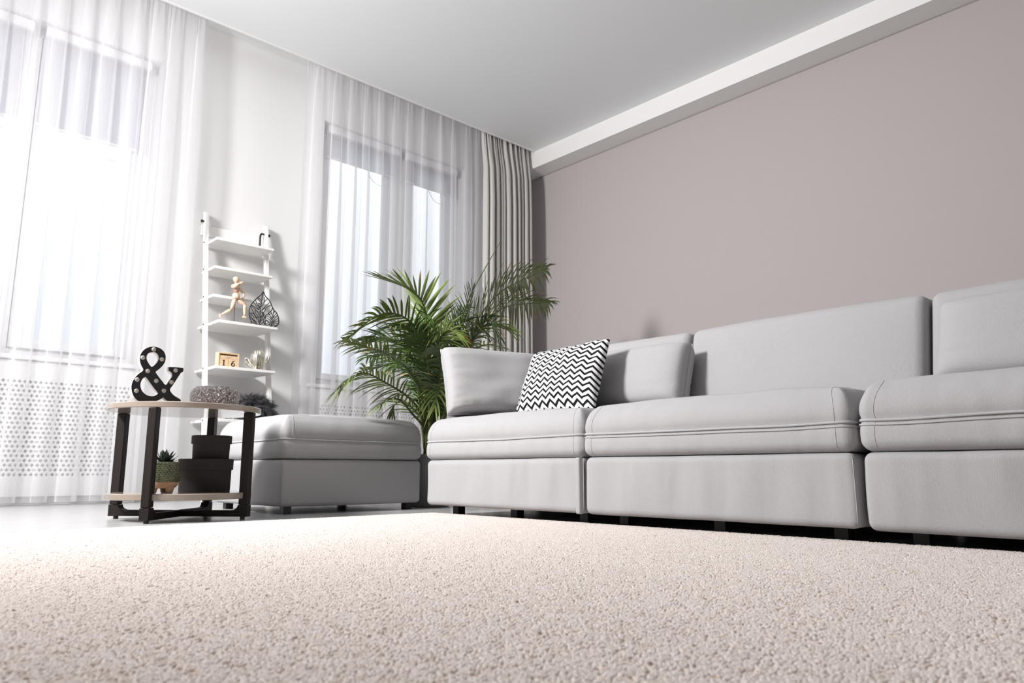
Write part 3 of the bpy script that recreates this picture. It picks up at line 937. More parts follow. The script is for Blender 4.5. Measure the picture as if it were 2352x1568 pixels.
# ================================================================== SOFA
def seat_deform(half, seam_z, puff, seed, pinch=.004, inset=.040):
    hx, hy, hz = half
    def d(V):
        V = V.copy()
        x, y, z = V[:, 0].copy(), V[:, 1].copy(), V[:, 2].copy()
        rad = np.maximum(np.abs(x) / hx, np.abs(y) / hy)
        # seam pinch + bulges above and below
        g = np.exp(-((z - seam_z) / .013) ** 2)
        up = np.where(z > seam_z, np.sin(np.clip((z - seam_z) / (hz - seam_z), 0, 1) * math.pi), np.sin(np.clip((seam_z - z) / (hz + seam_z), 0, 1) * math.pi))
        side = np.clip((rad - .85) / .15, 0, 1)
        tt_ = np.clip((z - seam_z) / (hz - seam_z), 0, 1)
        k = (-pinch * g + .004 * up - inset * tt_ ** 2.4) * side
        nr = np.stack([x / hx, y / hy], 1)
        nl = np.maximum(np.linalg.norm(np.abs(nr) ** 6, axis=1, keepdims=True), 1e-6)
        dirv = np.sign(nr) * np.abs(nr) ** 6 / nl
        V[:, :2] += dirv * k[:, None]
        top = np.clip((z - .4 * hz) / (.6 * hz), 0, 1)
        V[:, 2] += puff * top * (1 - (x / hx) ** 4) * (1 - (y / hy) ** 4)
        w = vnoise(V, 7, seed) * .004 + vnoise(V, 26, seed, (1, 1, .22)) * .0026 * (vnoise(V, 3, seed + 5) > -.05)
        V[:, :2] += dirv * (w * side)[:, None]
        V[:, 2] += vnoise(V, 6, seed + 9) * .004 * top
        return V
    return d

def base_deform(half, seed, amt=.004):
    hx, hy, hz = half
    def d(V):
        V = V.copy()
        n1 = vnoise(V, 9, seed, (1, 1, .25))
        n2 = vnoise(V, 28, seed, (1, 1, .12))
        env = 1 - (V[:, 2] / hz) ** 2 * .6
        sx_ = np.where(np.abs(V[:, 0]) > hx * .93, np.sign(V[:, 0]), 0)
        sy_ = np.where(np.abs(V[:, 1]) > hy * .93, np.sign(V[:, 1]), 0)
        V[:, 0] += sx_ * env * (amt * n1 + amt * .45 * np.clip(n2, 0, 1))
        V[:, 1] += sy_ * env * (amt * n1 + amt * .45 * np.clip(n2, 0, 1)) * .7
        V[:, 2] += vnoise(V, 5, seed + 3) * .002
        return V
    return d

def box_path(half, r, z, n=16, corner=5):
    """closed loop round a rounded box at height z (local)"""
    hx, hy = half[0], half[1]
    q = []
    for a, b_ in (((-hx, -hy), (hx, -hy)), ((hx, -hy), (hx, hy)), ((hx, hy), (-hx, hy)), ((-hx, hy), (-hx, -hy))):
        for k in range(n):
            t = k / n
            q.append((a[0] + (b_[0] - a[0]) * t, a[1] + (b_[1] - a[1]) * t, z))
    return np.array(q)

def loop_piping(name, half, r, zf, deform, rad, m, parent, off=(0, 0, 0), grow=.003, n=44):
    P = box_path(half, r, 0, n)
    P[:, 2] = [zf(p) for p in P]
    Q = deform(rmap(P, half, r))
    Q[:, :2] *= 1 + grow / np.maximum(np.linalg.norm(Q[:, :2], axis=1, keepdims=True), .01)
    o = mesh_obj(name, *tube((Q + np.array(off)).tolist(), rad, closed=True, n=6), m, parent)
    return o

def seam_line(name, q, half, r, deform, rad, m, parent, off=(0, 0, 0)):
    Q = deform(rmap(np.array(q), half, r))
    return mesh_obj(name, *tube((Q + np.array(off)).tolist(), rad, n=5), m, parent)

def foot(parent, x, y, h, s=.028, name='leg'):
    v, f = lathe([(0, 0), (s * .92, 0), (s, .004), (s, h), (0, h)], 4)
    a = math.pi / 4
    v = [((p[0] * math.cos(a) - p[1] * math.sin(a)) + x, (p[0] * math.sin(a) + p[1] * math.cos(a)) + y, p[2]) for p in v]
    return mesh_obj(name, v, f, M['black_plastic'], parent, smooth=False)

def seat_unit(name, label, cat, x0, x1, y0, y1, zb, zs, zt_, seam, seed, top_round=.030, puff=.02, group=None, base_amt=.012, mids=True, flange=False):
    cx_, cy_ = (x0 + x1) / 2, (y0 + y1) / 2
    t = thing(name, label, cat, (cx_, cy_, 0), 0, group)
    hx, hy = (x1 - x0) / 2, (y1 - y0) / 2
    # upholstered base
    half = (hx - .004, hy - .006, (zs - zb) / 2)
    zc_ = (zs + zb) / 2
    dfm = base_deform(half, seed, base_amt)
    V, F = rbox(half, .022, 4, (30, 76, 14), dfm)
    o = mesh_obj('base', V, F, M['sofa'], t)
    o.location = (0, 0, zc_)
    # corner seams of the cover
    for sx_, sy_ in ((-1, -1), (-1, 1)):
        q = [(sx_ * (half[0] - .004), sy_ * half[1], z) for z in np.linspace(-half[2] * .92, half[2] * .92, 14)]
        s = seam_line('seam', q, half, .022, dfm, .0016, M['piping'], o)
    # seat cushion with a piped seam
    half = (hx, hy - .003, (zt_ - zs) / 2 - .001)
    zc_ = (zs + zt_) / 2 + .001
    sz = seam - zc_
    dfm = seat_deform(half, sz, puff, seed + 2)
    V, F = rbox(half, top_round, 6, (30, 76, 14), dfm)
    c = mesh_obj('seat_cushion', V, F, M['sofa'], t)
    c.location = (0, 0, zc_)
    wob = lambda p: sz + .004 * noise.noise(Vector((p[0] * 4 + seed, p[1] * 4, 0)))
    loop_piping('piping', half, top_round, wob, dfm, .0042, M['piping'], c)
    if flange:
        wob2 = lambda p: wob(p) - .012
        loop_piping('flange', half, top_round, wob2, dfm, .0028, M['piping'], c, grow=.002)
    # vertical cover seams near the front corners, over the top edge
    for sy_ in (-1, 1):
        yy = sy_ * (half[1] - .045)
        q = [(-half[0], yy, z) for z in np.linspace(-half[2] * .9, half[2], 22)] + [(-half[0] + d_, yy, half[2]) for d_ in np.linspace(.01, .16, 12)]
        seam_line('seam', q, half, top_round, dfm, .0013, M['black_plastic'] if False else M['piping'], c)
    if not mids:
        xx = -half[0] + .05
        q = [(xx, -half[1], z) for z in np.linspace(sz, half[2], 18)] + [(xx, -half[1] + d_, half[2]) for d_ in np.linspace(.01, .12, 10)]
        seam_line('seam', q, half, top_round, dfm, .0014, M['piping'], c)
    for sx_ in (-1, 1):
        for sy_ in (-1, 1):
            foot(t, sx_ * (hx - (.06 if not mids else .13)), sy_ * (hy - (.06 if not mids else .10)), zb + .004)
    if mids:
        foot(t, -(hx - .13), 0, zb + .004)
        MB().box(hx - .05, hx - .035, -hy - .004, hy + .004, .001, zb + .006).build('rear_light_block', M['black_plastic'], t)  # unseen black board, added to block light reaching under the sofa from behind
    return t

def backrest(t, x0, x1, y0, y1, z0, z1, seed):
    """upholstered back panel of a sofa module, given in world coordinates"""
    L = t.location
    half = ((x1 - x0) / 2, (y1 - y0) / 2, (z1 - z0) / 2)
    c = np.array([(x0 + x1) / 2 - L.x, (y0 + y1) / 2 - L.y, (z0 + z1) / 2])
    def dfm(V):
        V = V.copy()
        e = (1 - (V[:, 1] / half[1]) ** 4) * (1 - (V[:, 2] / half[2]) ** 4)
        V[:, 0] += np.where(V[:, 0] < 0, -.018 * e, 0) + vnoise(V, 5, seed) * .004
        V[:, 2] += np.where(V[:, 2] > 0, .006 * (1 - (V[:, 1] / half[1]) ** 2), 0) + vnoise(V, 8, seed + 4) * .002
        V[:, 0] += .05 * (V[:, 2] / half[2])          # leans back a little
        return V
    V, F = rbox(half, .035, 5, (6, 30, 18), dfm)
    o = mesh_obj('backrest', V, F, M['sofa'], t)
    o.location = c
    # piping round the front face
    q = []
    e = .030
    hy_, hz_ = half[1], half[2]
    yy = np.linspace(-hy_, hy_, 30)
    zz = np.linspace(-hz_, hz_, 20)
    path = [(half[0] - e * 1.6, hy_, z) for z in zz] + [(half[0] - e * 1.6, y, hz_) for y in yy[::-1]] + [(half[0] - e * 1.6, -hy_, z) for z in zz[::-1]]
    Q = dfm(rmap(np.array(path), half, .035))
    mesh_obj('piping', *tube((Q * np.array([1, 1.002, 1.004])).tolist(), .0038, n=6), M['piping'], o)
    return o

ZBASE, ZS, ZT, ZSEAM = .046, .250, .438, .333
s1 = seat_unit('sofa_module', 'light grey sofa seat module at the palm end, carrying the chevron pillow', 'sofa', 2.08, 2.90, 1.846, 2.835, ZBASE, ZS, ZT, ZSEAM, 1.3)
s2 = seat_unit('sofa_module', 'middle light grey sofa seat module with a bare backrest', 'sofa', 2.065, 2.90, .850, 1.838, ZBASE, ZS, ZT, ZSEAM, 6.1, flange=True)
s3 = seat_unit('sofa_module', 'light grey sofa seat module nearest the camera, cut off by the right picture edge', 'sofa', 2.065, 2.90, -.160, .838, ZBASE - .003, ZS, ZT + .004, ZSEAM + .004, 12.7, flange=True)
backrest(s1, 2.775, 2.96, 1.855, 2.80, .445, .825, 2.2)
backrest(s2, 2.765, 2.96, .868, 1.835, .445, .826, 5.2)
backrest(s3, 2.775, 2.96, -.14, .855, .445, .826, 8.2)
# narrow upholstered end strip between the first two bases
v, f = rbox((.012, .011, (ZS - ZBASE) / 2), .006, 3, (2, 2, 8))
v = np.array(v) + np.array([2.062 - s1.location.x, 1.851 - s1.location.y, (ZS + ZBASE) / 2])
mesh_obj('connecting_strip', v, f, M['sofa'], s1)

ott = seat_unit('ottoman', 'light grey upholstered ottoman between the side table and the palm', 'ottoman', 1.592, 2.405, 3.292, 4.085, .034, .256, .462, .350, 21.0,
                top_round=.034, puff=.026, base_amt=.0015, mids=False)

# ------------------------------------------------------------------ loose cushions
def pillow(name, label, cat, corners, thick, m, seed, n=34, edge=.35, square=4.0, piping=None, uv=False, wr=.004, pinch=.04, lay=.0):
    """cushion spanned by 4 corners (bottom-left, bottom-right, top-right, top-left seen from the front)"""
    BL, BR, TR, TL = [np.array(c, float) for c in corners]
    org = (BL + BR) / 2
    nrm = np.cross(BR - BL, TL - BL)
    nrm /= np.linalg.norm(nrm)
    V, F, UV = [], [], []
    def pt(u, v_):
        a, b_ = 2 * u - 1, 2 * v_ - 1
        # the sides bow inwards, the corners stay
        uu = .5 + .5 * a * (1 - pinch * (1 - b_ * b_))
        vv = .5 + .5 * b_ * (1 - pinch * (1 - a * a))
        return (1 - uu) * (1 - vv) * BL + uu * (1 - vv) * BR + uu * vv * TR + (1 - uu) * vv * TL
    def th(u, v_):
        a, b_ = abs(2 * u - 1), abs(2 * v_ - 1)
        return (max(0, 1 - a ** square) * max(0, 1 - b_ ** square)) ** edge
    tt = [(1 - math.cos(math.pi * i / n)) / 2 * .6 + .4 * i / n for i in range(n + 1)]
    idx = {}
    for s in (1, -1):
        for j, v_ in enumerate(tt):
            for i, u in enumerate(tt):
                rim = i in (0, n) or j in (0, n)
                if rim and s == -1:
                    idx[(s, i, j)] = idx[(1, i, j)]
                    continue
                p = pt(u, v_)
                h = th(u, v_) * thick / 2
                if not rim:
                    w = noise.noise(Vector((u * 4 + seed, v_ * 4, s * 3))) * wr * 1.5
                    # creases running in from the edges
                    d = min(u, 1 - u, v_, 1 - v_)
                    w += noise.noise(Vector((u * 3 + seed * 3, v_ * 16, s))) * wr * 2.0 * math.exp(-min(u, 1 - u) / .13)
                    w += noise.noise(Vector((u * 16 + seed * 3, v_ * 3, s + 5))) * wr * 1.3 * math.exp(-min(v_, 1 - v_) / .10)
                    h = max(.001, h + w * min(1, d / .04))
                p = p + nrm * s * h - org
                idx[(s, i, j)] = len(V)
                V.append(p)
                UV.append((u, v_))
        for j in range(n):
            for i in range(n):
                q = [idx[(s, i, j)], idx[(s, i + 1, j)], idx[(s, i + 1, j + 1)], idx[(s, i, j + 1)]]
                F.append(tuple(q) if s == 1 else tuple(reversed(q)))
    if piping:
        t = thing(name, label, cat, org)
        o = mesh_obj('cushion_body', V, F, m, t)
        P = [pt(u, 0) for u in tt] + [pt(1, v_) for v_ in tt[1:]] + [pt(u, 1) for u in tt[::-1][1:]] + [pt(0, v_) for v_ in tt[::-1][1:-1]]
        mesh_obj('piping', *tube([(p - org).tolist() for p in P], .0042, closed=True, n=6), piping, t)
    else:
        o = mesh_obj(name, V, F, m)
        o.location = org
        tag(o, label, cat)
        t = o
    if uv:
        lay_ = o.data.uv_layers.new(name='UVMap')
        for lp in o.data.loops:
            lay_.data[lp.index].uv = UV[lp.vertex_index]
    return t

pillow('sofa_cushion', 'light grey box cushion standing on the palm end of the sofa', 'cushion',
       [(2.12, 2.715, .462), (2.68, 2.47, .462), (2.75, 2.60, .765), (2.145, 2.81, .778)], .19, M['sofa'], 3.0, edge=.24, square=5, piping=M['piping'], wr=.006, pinch=.025)
pillow('sofa_cushion', 'light grey back cushion behind the chevron pillow', 'cushion',
       [(2.60, 2.62, .468), (2.60, 1.745, .468), (2.71, 1.765, .738), (2.71, 2.62, .738)], .17, M['sofa'], 7.0, edge=.30, square=6, piping=M['piping'], wr=.004, pinch=.012)
pillow('sofa_cushion', 'light grey back cushion on the sofa module at the right picture edge', 'cushion',
       [(2.60, .795, .470), (2.60, -.10, .470), (2.70, -.10, .742), (2.70, .785, .742)], .16, M['sofa'], 11.0, edge=.30, square=6, piping=M['piping'], wr=.003, pinch=.012)
pillow('throw_pillow', 'square throw pillow with black and white chevron print', 'pillow',
       [(2.33, 2.485, .447), (2.34, 2.01, .447), (2.535, 2.075, .785), (2.50, 2.53, .76)], .15, M['chevron'], 5.0, n=44, edge=.55, square=2.6, uv=True, wr=.007, pinch=.05)

# ================================================================== SIDE TABLE
TX, TY = 1.151, 3.315
TZT = .473
tb = thing('side_table', 'round two tier side table with beige tops and dark wooden legs', 'table', (TX, TY, 0))
def disc(r, z0, z1, n=72, bev=.003):
    return lathe([(0, z0), (r - bev, z0), (r, z0 + bev), (r, z1 - bev), (r - bev, z1), (0, z1)], n)
def hard(o, ang=35):
    try:
        o.data.set_sharp_from_angle(angle=math.radians(ang))
    except Exception:
        pass
    return o
hard(mesh_obj('table_top', *disc(.308, TZT - .024, TZT), M['beige_top'], tb))
hard(mesh_obj('lower_shelf', *disc(.286, .086, .112), M['beige_top'], tb))
LEGA = [math.radians(a) for a in (227, 312, 47, 132)]
RL = .286
def rot2(x, y, a):
    return x * math.cos(a) - y * math.sin(a), x * math.sin(a) + y * math.cos(a)
for a in LEGA:
    # upper bar
    b = MB().box(RL - .020, RL + .020, -.0165, .0165, .0605, TZT - .0245)
    b.v = [(*rot2(p[0], p[1], a), p[2]) for p in b.v]
    lg = b.build('leg', M['dark_wood'], tb, bevel=.003)
    # lower corner piece: bar that curves into the cross stretcher
    prof = [(RL + .021, .012), (RL + .021, .0595), (RL - .021, .0595)]
    for k in range(9):
        t = math.pi / 2 * k / 8
        prof.append((RL - .021 - .03 * (1 - math.cos(t)), .0595 - .022 * math.sin(t) + 0))
    prof += [(.0, .0375), (.0, .012)]
    v, f = [], []
    n = len(prof)
    for s in (-.0175, .0175):
        v += [(*rot2(x, s, a), z) for x, z in prof]
    f.append(tuple(range(n)))
    f.append(tuple(range(2 * n - 1, n - 1, -1)))
    for k in range(n):
        l = (k + 1) % n
        f.append((k, k + n, l + n, l))
    st = mesh_obj('stretcher', v, f, M['dark_wood'], tb, smooth=False)
    gx, gy = rot2(RL - .005, 0, a)
    mesh_obj('glide', *lathe([(0, 0.0), (.010, 0.0), (.010, .0125), (0, .0125)], 12, gx, gy), M['black_plastic'], lg, smooth=False)

# ------------------------------------------------------------------ ampersand sign
def flat_shape(name, loops, depth, m, parent, bev=0.0):
    """extruded 2D outline (x,z) standing upright, front at y=0"""
    cu = bpy.data.curves.new(name, 'CURVE')
    cu.dimensions = '2D'
    cu.fill_mode = 'BOTH'
    cu.extrude = depth / 2
    cu.bevel_depth = bev
    for L in loops:
        sp = cu.splines.new('POLY')
        sp.points.add(len(L) - 1)
        for p, q in zip(sp.points, L):
            p.co = (q[0], q[1], 0, 1)
        sp.use_cyclic_u = True
    tmp = bpy.data.objects.new(name, cu)
    COL.objects.link(tmp)
    bpy.context.view_layer.update()
    me = bpy.data.meshes.new_from_object(tmp)
    bpy.data.objects.remove(tmp)
    me.transform(Matrix(((1, 0, 0, 0), (0, 0, 1, 0), (0, 1, 0, 0), (0, 0, 0, 1))))
    me.flip_normals()
    me.transform(Matrix.Translation((0, depth / 2 + bev, 0)))
    me.materials.clear()
    me.materials.append(m)
    o = bpy.data.objects.new(name, me)
    COL.objects.link(o)
    o.parent = parent
    return o
sg = thing('ampersand_sign', 'black ampersand marquee sign with round bulbs on the side table', 'sign', (.9655, 3.16, TZT + .0025), 0)
loops = [spline(l, 3, True) for l in (AO, AH1, AH2)]
flat_shape('sign_face', loops, .003, M['sign_black'], sg)
sh = flat_shape('sign_shell', loops, .026, M['sign_white'], sg)
sh.location = (0, .0031, 0)
bv, bf = [], []
for x, z in AB:
    r = .0090
    v, f = lathe([(0, .005), (r * .5, .0045), (r * .85, .003), (r, .0008), (r, 0), (0, 0)], 18)
    v = [(p[0] + x, -p[2] - .0, p[1] + z) for p in v]
    mesh_obj('bulb', v, f, M['bulb'], sg)

# ------------------------------------------------------------------ smoky glass bowl
pr = [(0, .001), (.070, .001), (.092, .010), (.104, .035), (.107, .060), (.103, .085), (.092, .098), (.086, .103),
      (.083, .103), (.087, .095), (.096, .083), (.099, .060), (.096, .037), (.085, .016), (.068, .008), (0, .008)]
o = mesh_obj('glass_bowl', *lathe([tuple(p) for p in spline(pr, 3)], 64), M['glass'])
o.location = (1.302, 3.40, TZT + .001)
tag(o, 'squat smoky hammered glass bowl on the side table', 'bowl')

# ------------------------------------------------------------------ round boxes on the lower shelf
ZL = .1125
def round_box(label, x, y, z, r, h, lidh):
    t = thing('round_box', label, 'box', (x, y, z), 0)
    hard(mesh_obj('box_body', *lathe([(0, 0), (r - .003, 0), (r - .002, .002), (r, h - lidh * .5), (0, h - lidh * .5)], 64), M['box'], t))
    hard(mesh_obj('lid', *lathe([(r + .0015, h - lidh), (r + .006, h - lidh), (r + .0065, h - .003), (r + .004, h), (0, h)], 64), M['box'], t))
    return t
round_box('large round charcoal lidded box on the lower shelf of the side table', 1.268, 3.36, ZL, .108, .141, .048)
round_box('small round charcoal lidded box stacked on the larger box', 1.292, 3.375, ZL + .1415, .079, .103, .036)

# ------------------------------------------------------------------ succulent in a footed pot
pt_ = thing('potted_succulent', 'dark spiky succulent in a green textured pot on tan clay feet', 'plant', (1.04, 3.205, ZL))
hard(mesh_obj('pot_base', *lathe([(0, .020), (.030, .019), (.047, .021), (.056, .030), (.0595, .044), (0, .044)], 40), M['pot_tan'], pt_))
for k in range(3):
    a = math.radians(-100 + 120 * k + 40)
    fx, fy = .036 * math.cos(a), .036 * math.sin(a)
    v, f = lathe([(0, 0), (.011, 0), (.0135, .003), (.015, .012), (.021, .026), (0, .030)], 20, fx, fy)
    mesh_obj('pot_foot', v, f, M['pot_tan'], pt_)
body = mesh_obj('pot_body', *lathe([(0, .0442), (.0585, .0442), (.0615, .056), (.0625, .085), (.0620, .119), (.0635, .122), (.0625, .1245), (.058, .1245), (.057, .118), (0, .118)], 48), M['pot_green'], pt_)
hard(body)
# raised star-shaped studs
sv, sf = [], []
rows, cols = 9, 30
for j in range(rows):
    z = .0515 + j * .0082
    for i in range(cols):
        a = 2 * math.pi * (i + .5 * (j % 2)) / cols
        R0 = .0610 if j < 1 else .0623
        c = Vector((R0 * math.cos(a), R0 * math.sin(a), z))
        er, et = Vector((math.cos(a), math.sin(a), 0)), Vector((-math.sin(a), math.cos(a), 0))
        n0 = len(sv)
        w, h_ = .0058, .0043
        sv += [c - et * w, c - Vector((0, 0, h_)), c + et * w, c + Vector((0, 0, h_)), c + er * .0048]
        sf += [(n0, n0 + 1, n0 + 4), (n0 + 1, n0 + 2, n0 + 4), (n0 + 2, n0 + 3, n0 + 4), (n0 + 3, n0, n0 + 4)]
st_ = mesh_obj('studs', sv, sf, M['pot_green'], body, smooth=False)
st_['kind'] = 'stuff'
mesh_obj('soil', *lathe([(0, .1185), (.0565, .1185), (.04, .122), (0, .124)], 24), M['soil'], pt_)
rl = random.Random(4)
def succ_leaf(az, el, L, w):
    """thick pointed rosette leaf"""
    d = Vector((math.cos(az) * math.cos(el), math.sin(az) * math.cos(el), math.sin(el)))
    s = Vector((-math.sin(az), math.cos(az), 0))
    up = s.cross(d) * -1
    v, f = [], []
    K = 6
    for k in range(K + 1):
        t = k / K
        c = d * L * t + Vector((0, 0, .10 * L * t * t))
        ww = w * (math.sin(math.pi * (0.18 + .62 * t)) if t < .9 else .25) * (1 - t ** 3 * .95)
        th = w * .42 * (1 - t * .9)
        for q in (c - s * ww, c - up * th * .4, c + s * ww, c + up * th):
            v.append(q)
    for k in range(K):
        for m_ in range(4):
            l = (m_ + 1) % 4
            f.append((k * 4 + m_, k * 4 + l, (k + 1) * 4 + l, (k + 1) * 4 + m_))
    f.append((3, 2, 1, 0))
    f.append(tuple(K * 4 + m_ for m_ in range(4)))
    return v, f
nleaf = 22
for k in range(nleaf):
    az = k * 2.39996 + .3
    q = k / (nleaf - 1)
    el = math.radians(12 + 70 * q + rl.uniform(-8, 8))
    v, f = succ_leaf(az, el, (.064 - .018 * q) * rl.uniform(.85, 1.15), .0105)
    v = [p + Vector((0, 0, .120)) + Vector((math.cos(az), math.sin(az), 0)) * .006 for p in v]
    mesh_obj('leaf', v, f, M['succulent'], pt_)

# ================================================================== LADDER SHELF
sf_ = thing('ladder_shelf', 'narrow white leaning ladder shelf against the wall between the curtains', 'shelf', (2.09, 5.1, 0))
OX, OY = 2.09, 5.1
PXL, PXR = 1.862, 2.316
def post_y(z):           # front face of the leaning post
    return 4.905 + .171 * z
def leaning(xc, name='post'):
    w, d = .013, .042
    v = []
    for z, s in ((0, 0), (2.055, 0)):
        y = post_y(z)
        for x_, yy in ((xc - w, y), (xc + w, y), (xc + w, y + d), (xc - w, y + d)):
            v.append((x_ - OX, yy - OY, z + (.012 if (z > 1 and yy > y) else 0)))
    f = [(3, 2, 1, 0), (4, 5, 6, 7), (0, 1, 5, 4), (1, 2, 6, 5), (2, 3, 7, 6), (3, 0, 4, 7)]
    b = MB().add(v, f)
    return b.build(name, M['shelf'], sf_, bevel=.002)
leaning(PXL)
leaning(PXR)
SH = [(1.830, 5.07), (1.622, 5.07), (1.416, 5.065), (1.214, 4.935), (.900, 4.935), (.545, 4.93)]
for z, yf in SH:
    xa, xb = PXL + .0135 - OX, PXR - .0135 - OX
    b = MB()
    y0, y1 = yf - OY, 5.315 - OY
    ch = .05 if yf < 5 else .035     # chamfered front corners
    fp = [(xa, y1), (xa, y0 + .0), (xa + .0, y0), (xb, y0), (xb, y1)]
    b.box(xa, xb, y0, y1, z - .020, z)
    o = b.build('shelf_board', M['shelf'], sf_, bevel=.003)
    for xc, sgn in ((PXL, -1), (PXR, 1)):
        y = post_y(z - .01) + .019 - OY
        v, f = tube([(xc - OX + sgn * .0125, y, z - .010), (xc - OX + sgn * .016, y, z - .010)], .0055, n=12)
        mesh_obj('bolt', v, f, M['black_metal'], sf_)
MB().box(PXL - .01 - OX, PXR + .01 - OX, 5.313 - OY, 5.329 - OY, 1.895, 1.975).build('wall_rail', M['shelf'], sf_, bevel=.002)
for xc, sgn in ((PXL, -1), (PXR, 1)):
    y = post_y(1.99) + .02 - OY
    x = xc - OX
    v, f = tube([(x + sgn * .012, y, 1.985), (x + sgn * .020, y, 1.985), (x + sgn * .024, y, 1.985), (x + sgn * .034, y, 1.985)], [.006, .006, .012, .010], n=14)
    mesh_obj('knob', v, f, M['black_metal'], sf_)
x = PXR - OX - .013
y = post_y(1.97) + .02 - OY
pts = spline([(x, y, 1.985), (x - .020, y - .005, 1.985), (x - .034, y - .010, 1.965), (x - .036, y - .012, 1.90), (x - .036, y - .012, 1.835)], 5)
mesh_obj('strap', *tube(pts, .0075, n=10), M['black_metal'], sf_)

# ------------------------------------------------------------------ wooden artist mannequin, running
mz = 1.2145
mn = thing('artist_mannequin', 'pale wooden artist mannequin in a running pose on the ladder shelf', 'figurine', (2.010, 5.02, mz))
def mp_(k, dy=0.0):
    x_, z_ = MAN[k]
    return Vector((x_, dy, z_ + .012))
def limb(name, a, b_, r0, rm, r1, m=None, da=0, db=0):
    return mesh_obj(name, *capsule(mp_(a, da), mp_(b_, db), r0, rm, r1), m or M['man_wood'], mn)
hard(mesh_obj('stand_base', *disc(.042, 0, .010, 36, .002), M['man_wood'], mn))
mesh_obj('stand_rod', *tube([(MAN['rod_bot'][0], 0, .008), (MAN['rod_top'][0], 0, MAN['rod_top'][1] + .02)], .0016, n=8), M['black_metal'], mn)
ht, hb = mp_('head_top'), mp_('head_bot')
mesh_obj('head', *tube([hb.lerp(ht, t) for t in (0, .04, .15, .35, .6, .8, .93, 1.0)], [.004, .011, .0155, .0195, .0215, .0195, .012, .003], n=18), M['man_wood'], mn)
limb('neck', 'head_bot', 'chest_top', .009, .008, .010)
ct, cb = mp_('chest_top'), mp_('chest_bot')
mesh_obj('chest', *tube([ct.lerp(cb, t) + Vector((0, 0, .006)) for t in (0, .08, .3, .6, .9, 1.0)], [.010, .026, .031, .026, .019, .008], n=18), M['man_wood'], mn)
mesh_obj('waist', *capsule(mp_('chest_bot'), mp_('pel_top'), .016, .018, .016), M['man_joint'], mn)
pa, pb = mp_('pel_top'), mp_('pel_bot')
mesh_obj('pelvis', *tube([pa.lerp(pb, t) for t in (0, .06, .3, .65, .92, 1.0)], [.010, .018, .024, .027, .025, .012], n=18), M['man_wood'], mn)
limb('thigh', 'hipA', 'kneeA', .014, .014, .009, da=-.008, db=-.006)
limb('shin', 'kneeA', 'ankA', .0105, .011, .007, da=-.006, db=0)
limb('foot', 'footA0', 'footA1', .008, .009, .006)
limb('thigh', 'hipB', 'kneeB', .014, .014, .009, da=.004, db=-.012)
limb('shin', 'kneeB', 'ankB', .0115, .0115, .008, da=-.012, db=-.012)
limb('foot', 'footB0', 'footB1', .007, .009, .006, da=-.012, db=-.022)
limb('upper_arm', 'shA', 'elA', .012, .012, .010, da=-.006, db=-.022)
limb('forearm', 'elA', 'wrA', .010, .010, .008, da=-.022, db=-.040)
limb('hand', 'wrA', 'haA', .008, .0095, .005, da=-.040, db=-.045)
limb('upper_arm', 'shB', 'elB', .011, .011, .008, da=.006, db=.012)
limb('forearm', 'elB', 'wrB', .010, .0095, .007, da=.012, db=.006)
limb('hand', 'wrB', 'haB', .0075, .008, .004, da=.006, db=.0)
for k, r, dy in (('kneeA', .0095, -.006), ('kneeB', .010, -.012), ('elB', .009, .012), ('pel_bot', .014, 0)):
    c = mp_(k, dy)
    mesh_obj('joint_ball', *lathe([(0, c.z - r), (r * .7, c.z - r * .7), (r, c.z), (r * .7, c.z + r * .7), (0, c.z + r)], 12, c.x, c.y), M['man_joint'], mn)

# ------------------------------------------------------------------ pierced metal leaf sculpture
lf = thing('leaf_sculpture', 'black openwork metal leaf ornament on the ladder shelf beside the mannequin', 'ornament', (2.225, 4.985, mz))
def ribbon(pts, w, y, d=.003):
    return tube([(p[0], y, p[1]) for p in spline(pts, 4)], w, n=6)
for i, L in enumerate(LEAF):
    big = i < 4
    yy = .002 if i in (0, 1) or 4 <= i < 27 else -.014
    if i == 2:
        yy = -.006
    mesh_obj('leaf_rim' if i in (1, 2, 3) else 'leaf_vein', *ribbon([(a, max(b_, .004)) for a, b_ in L], .0042 if i == 0 else (.0036 if big else .0026), yy), M['black_metal'], lf)
MB().box(-.075, .085, -.022, .014, 0, .006).build('ornament_foot', M['black_metal'], lf, bevel=.0015)

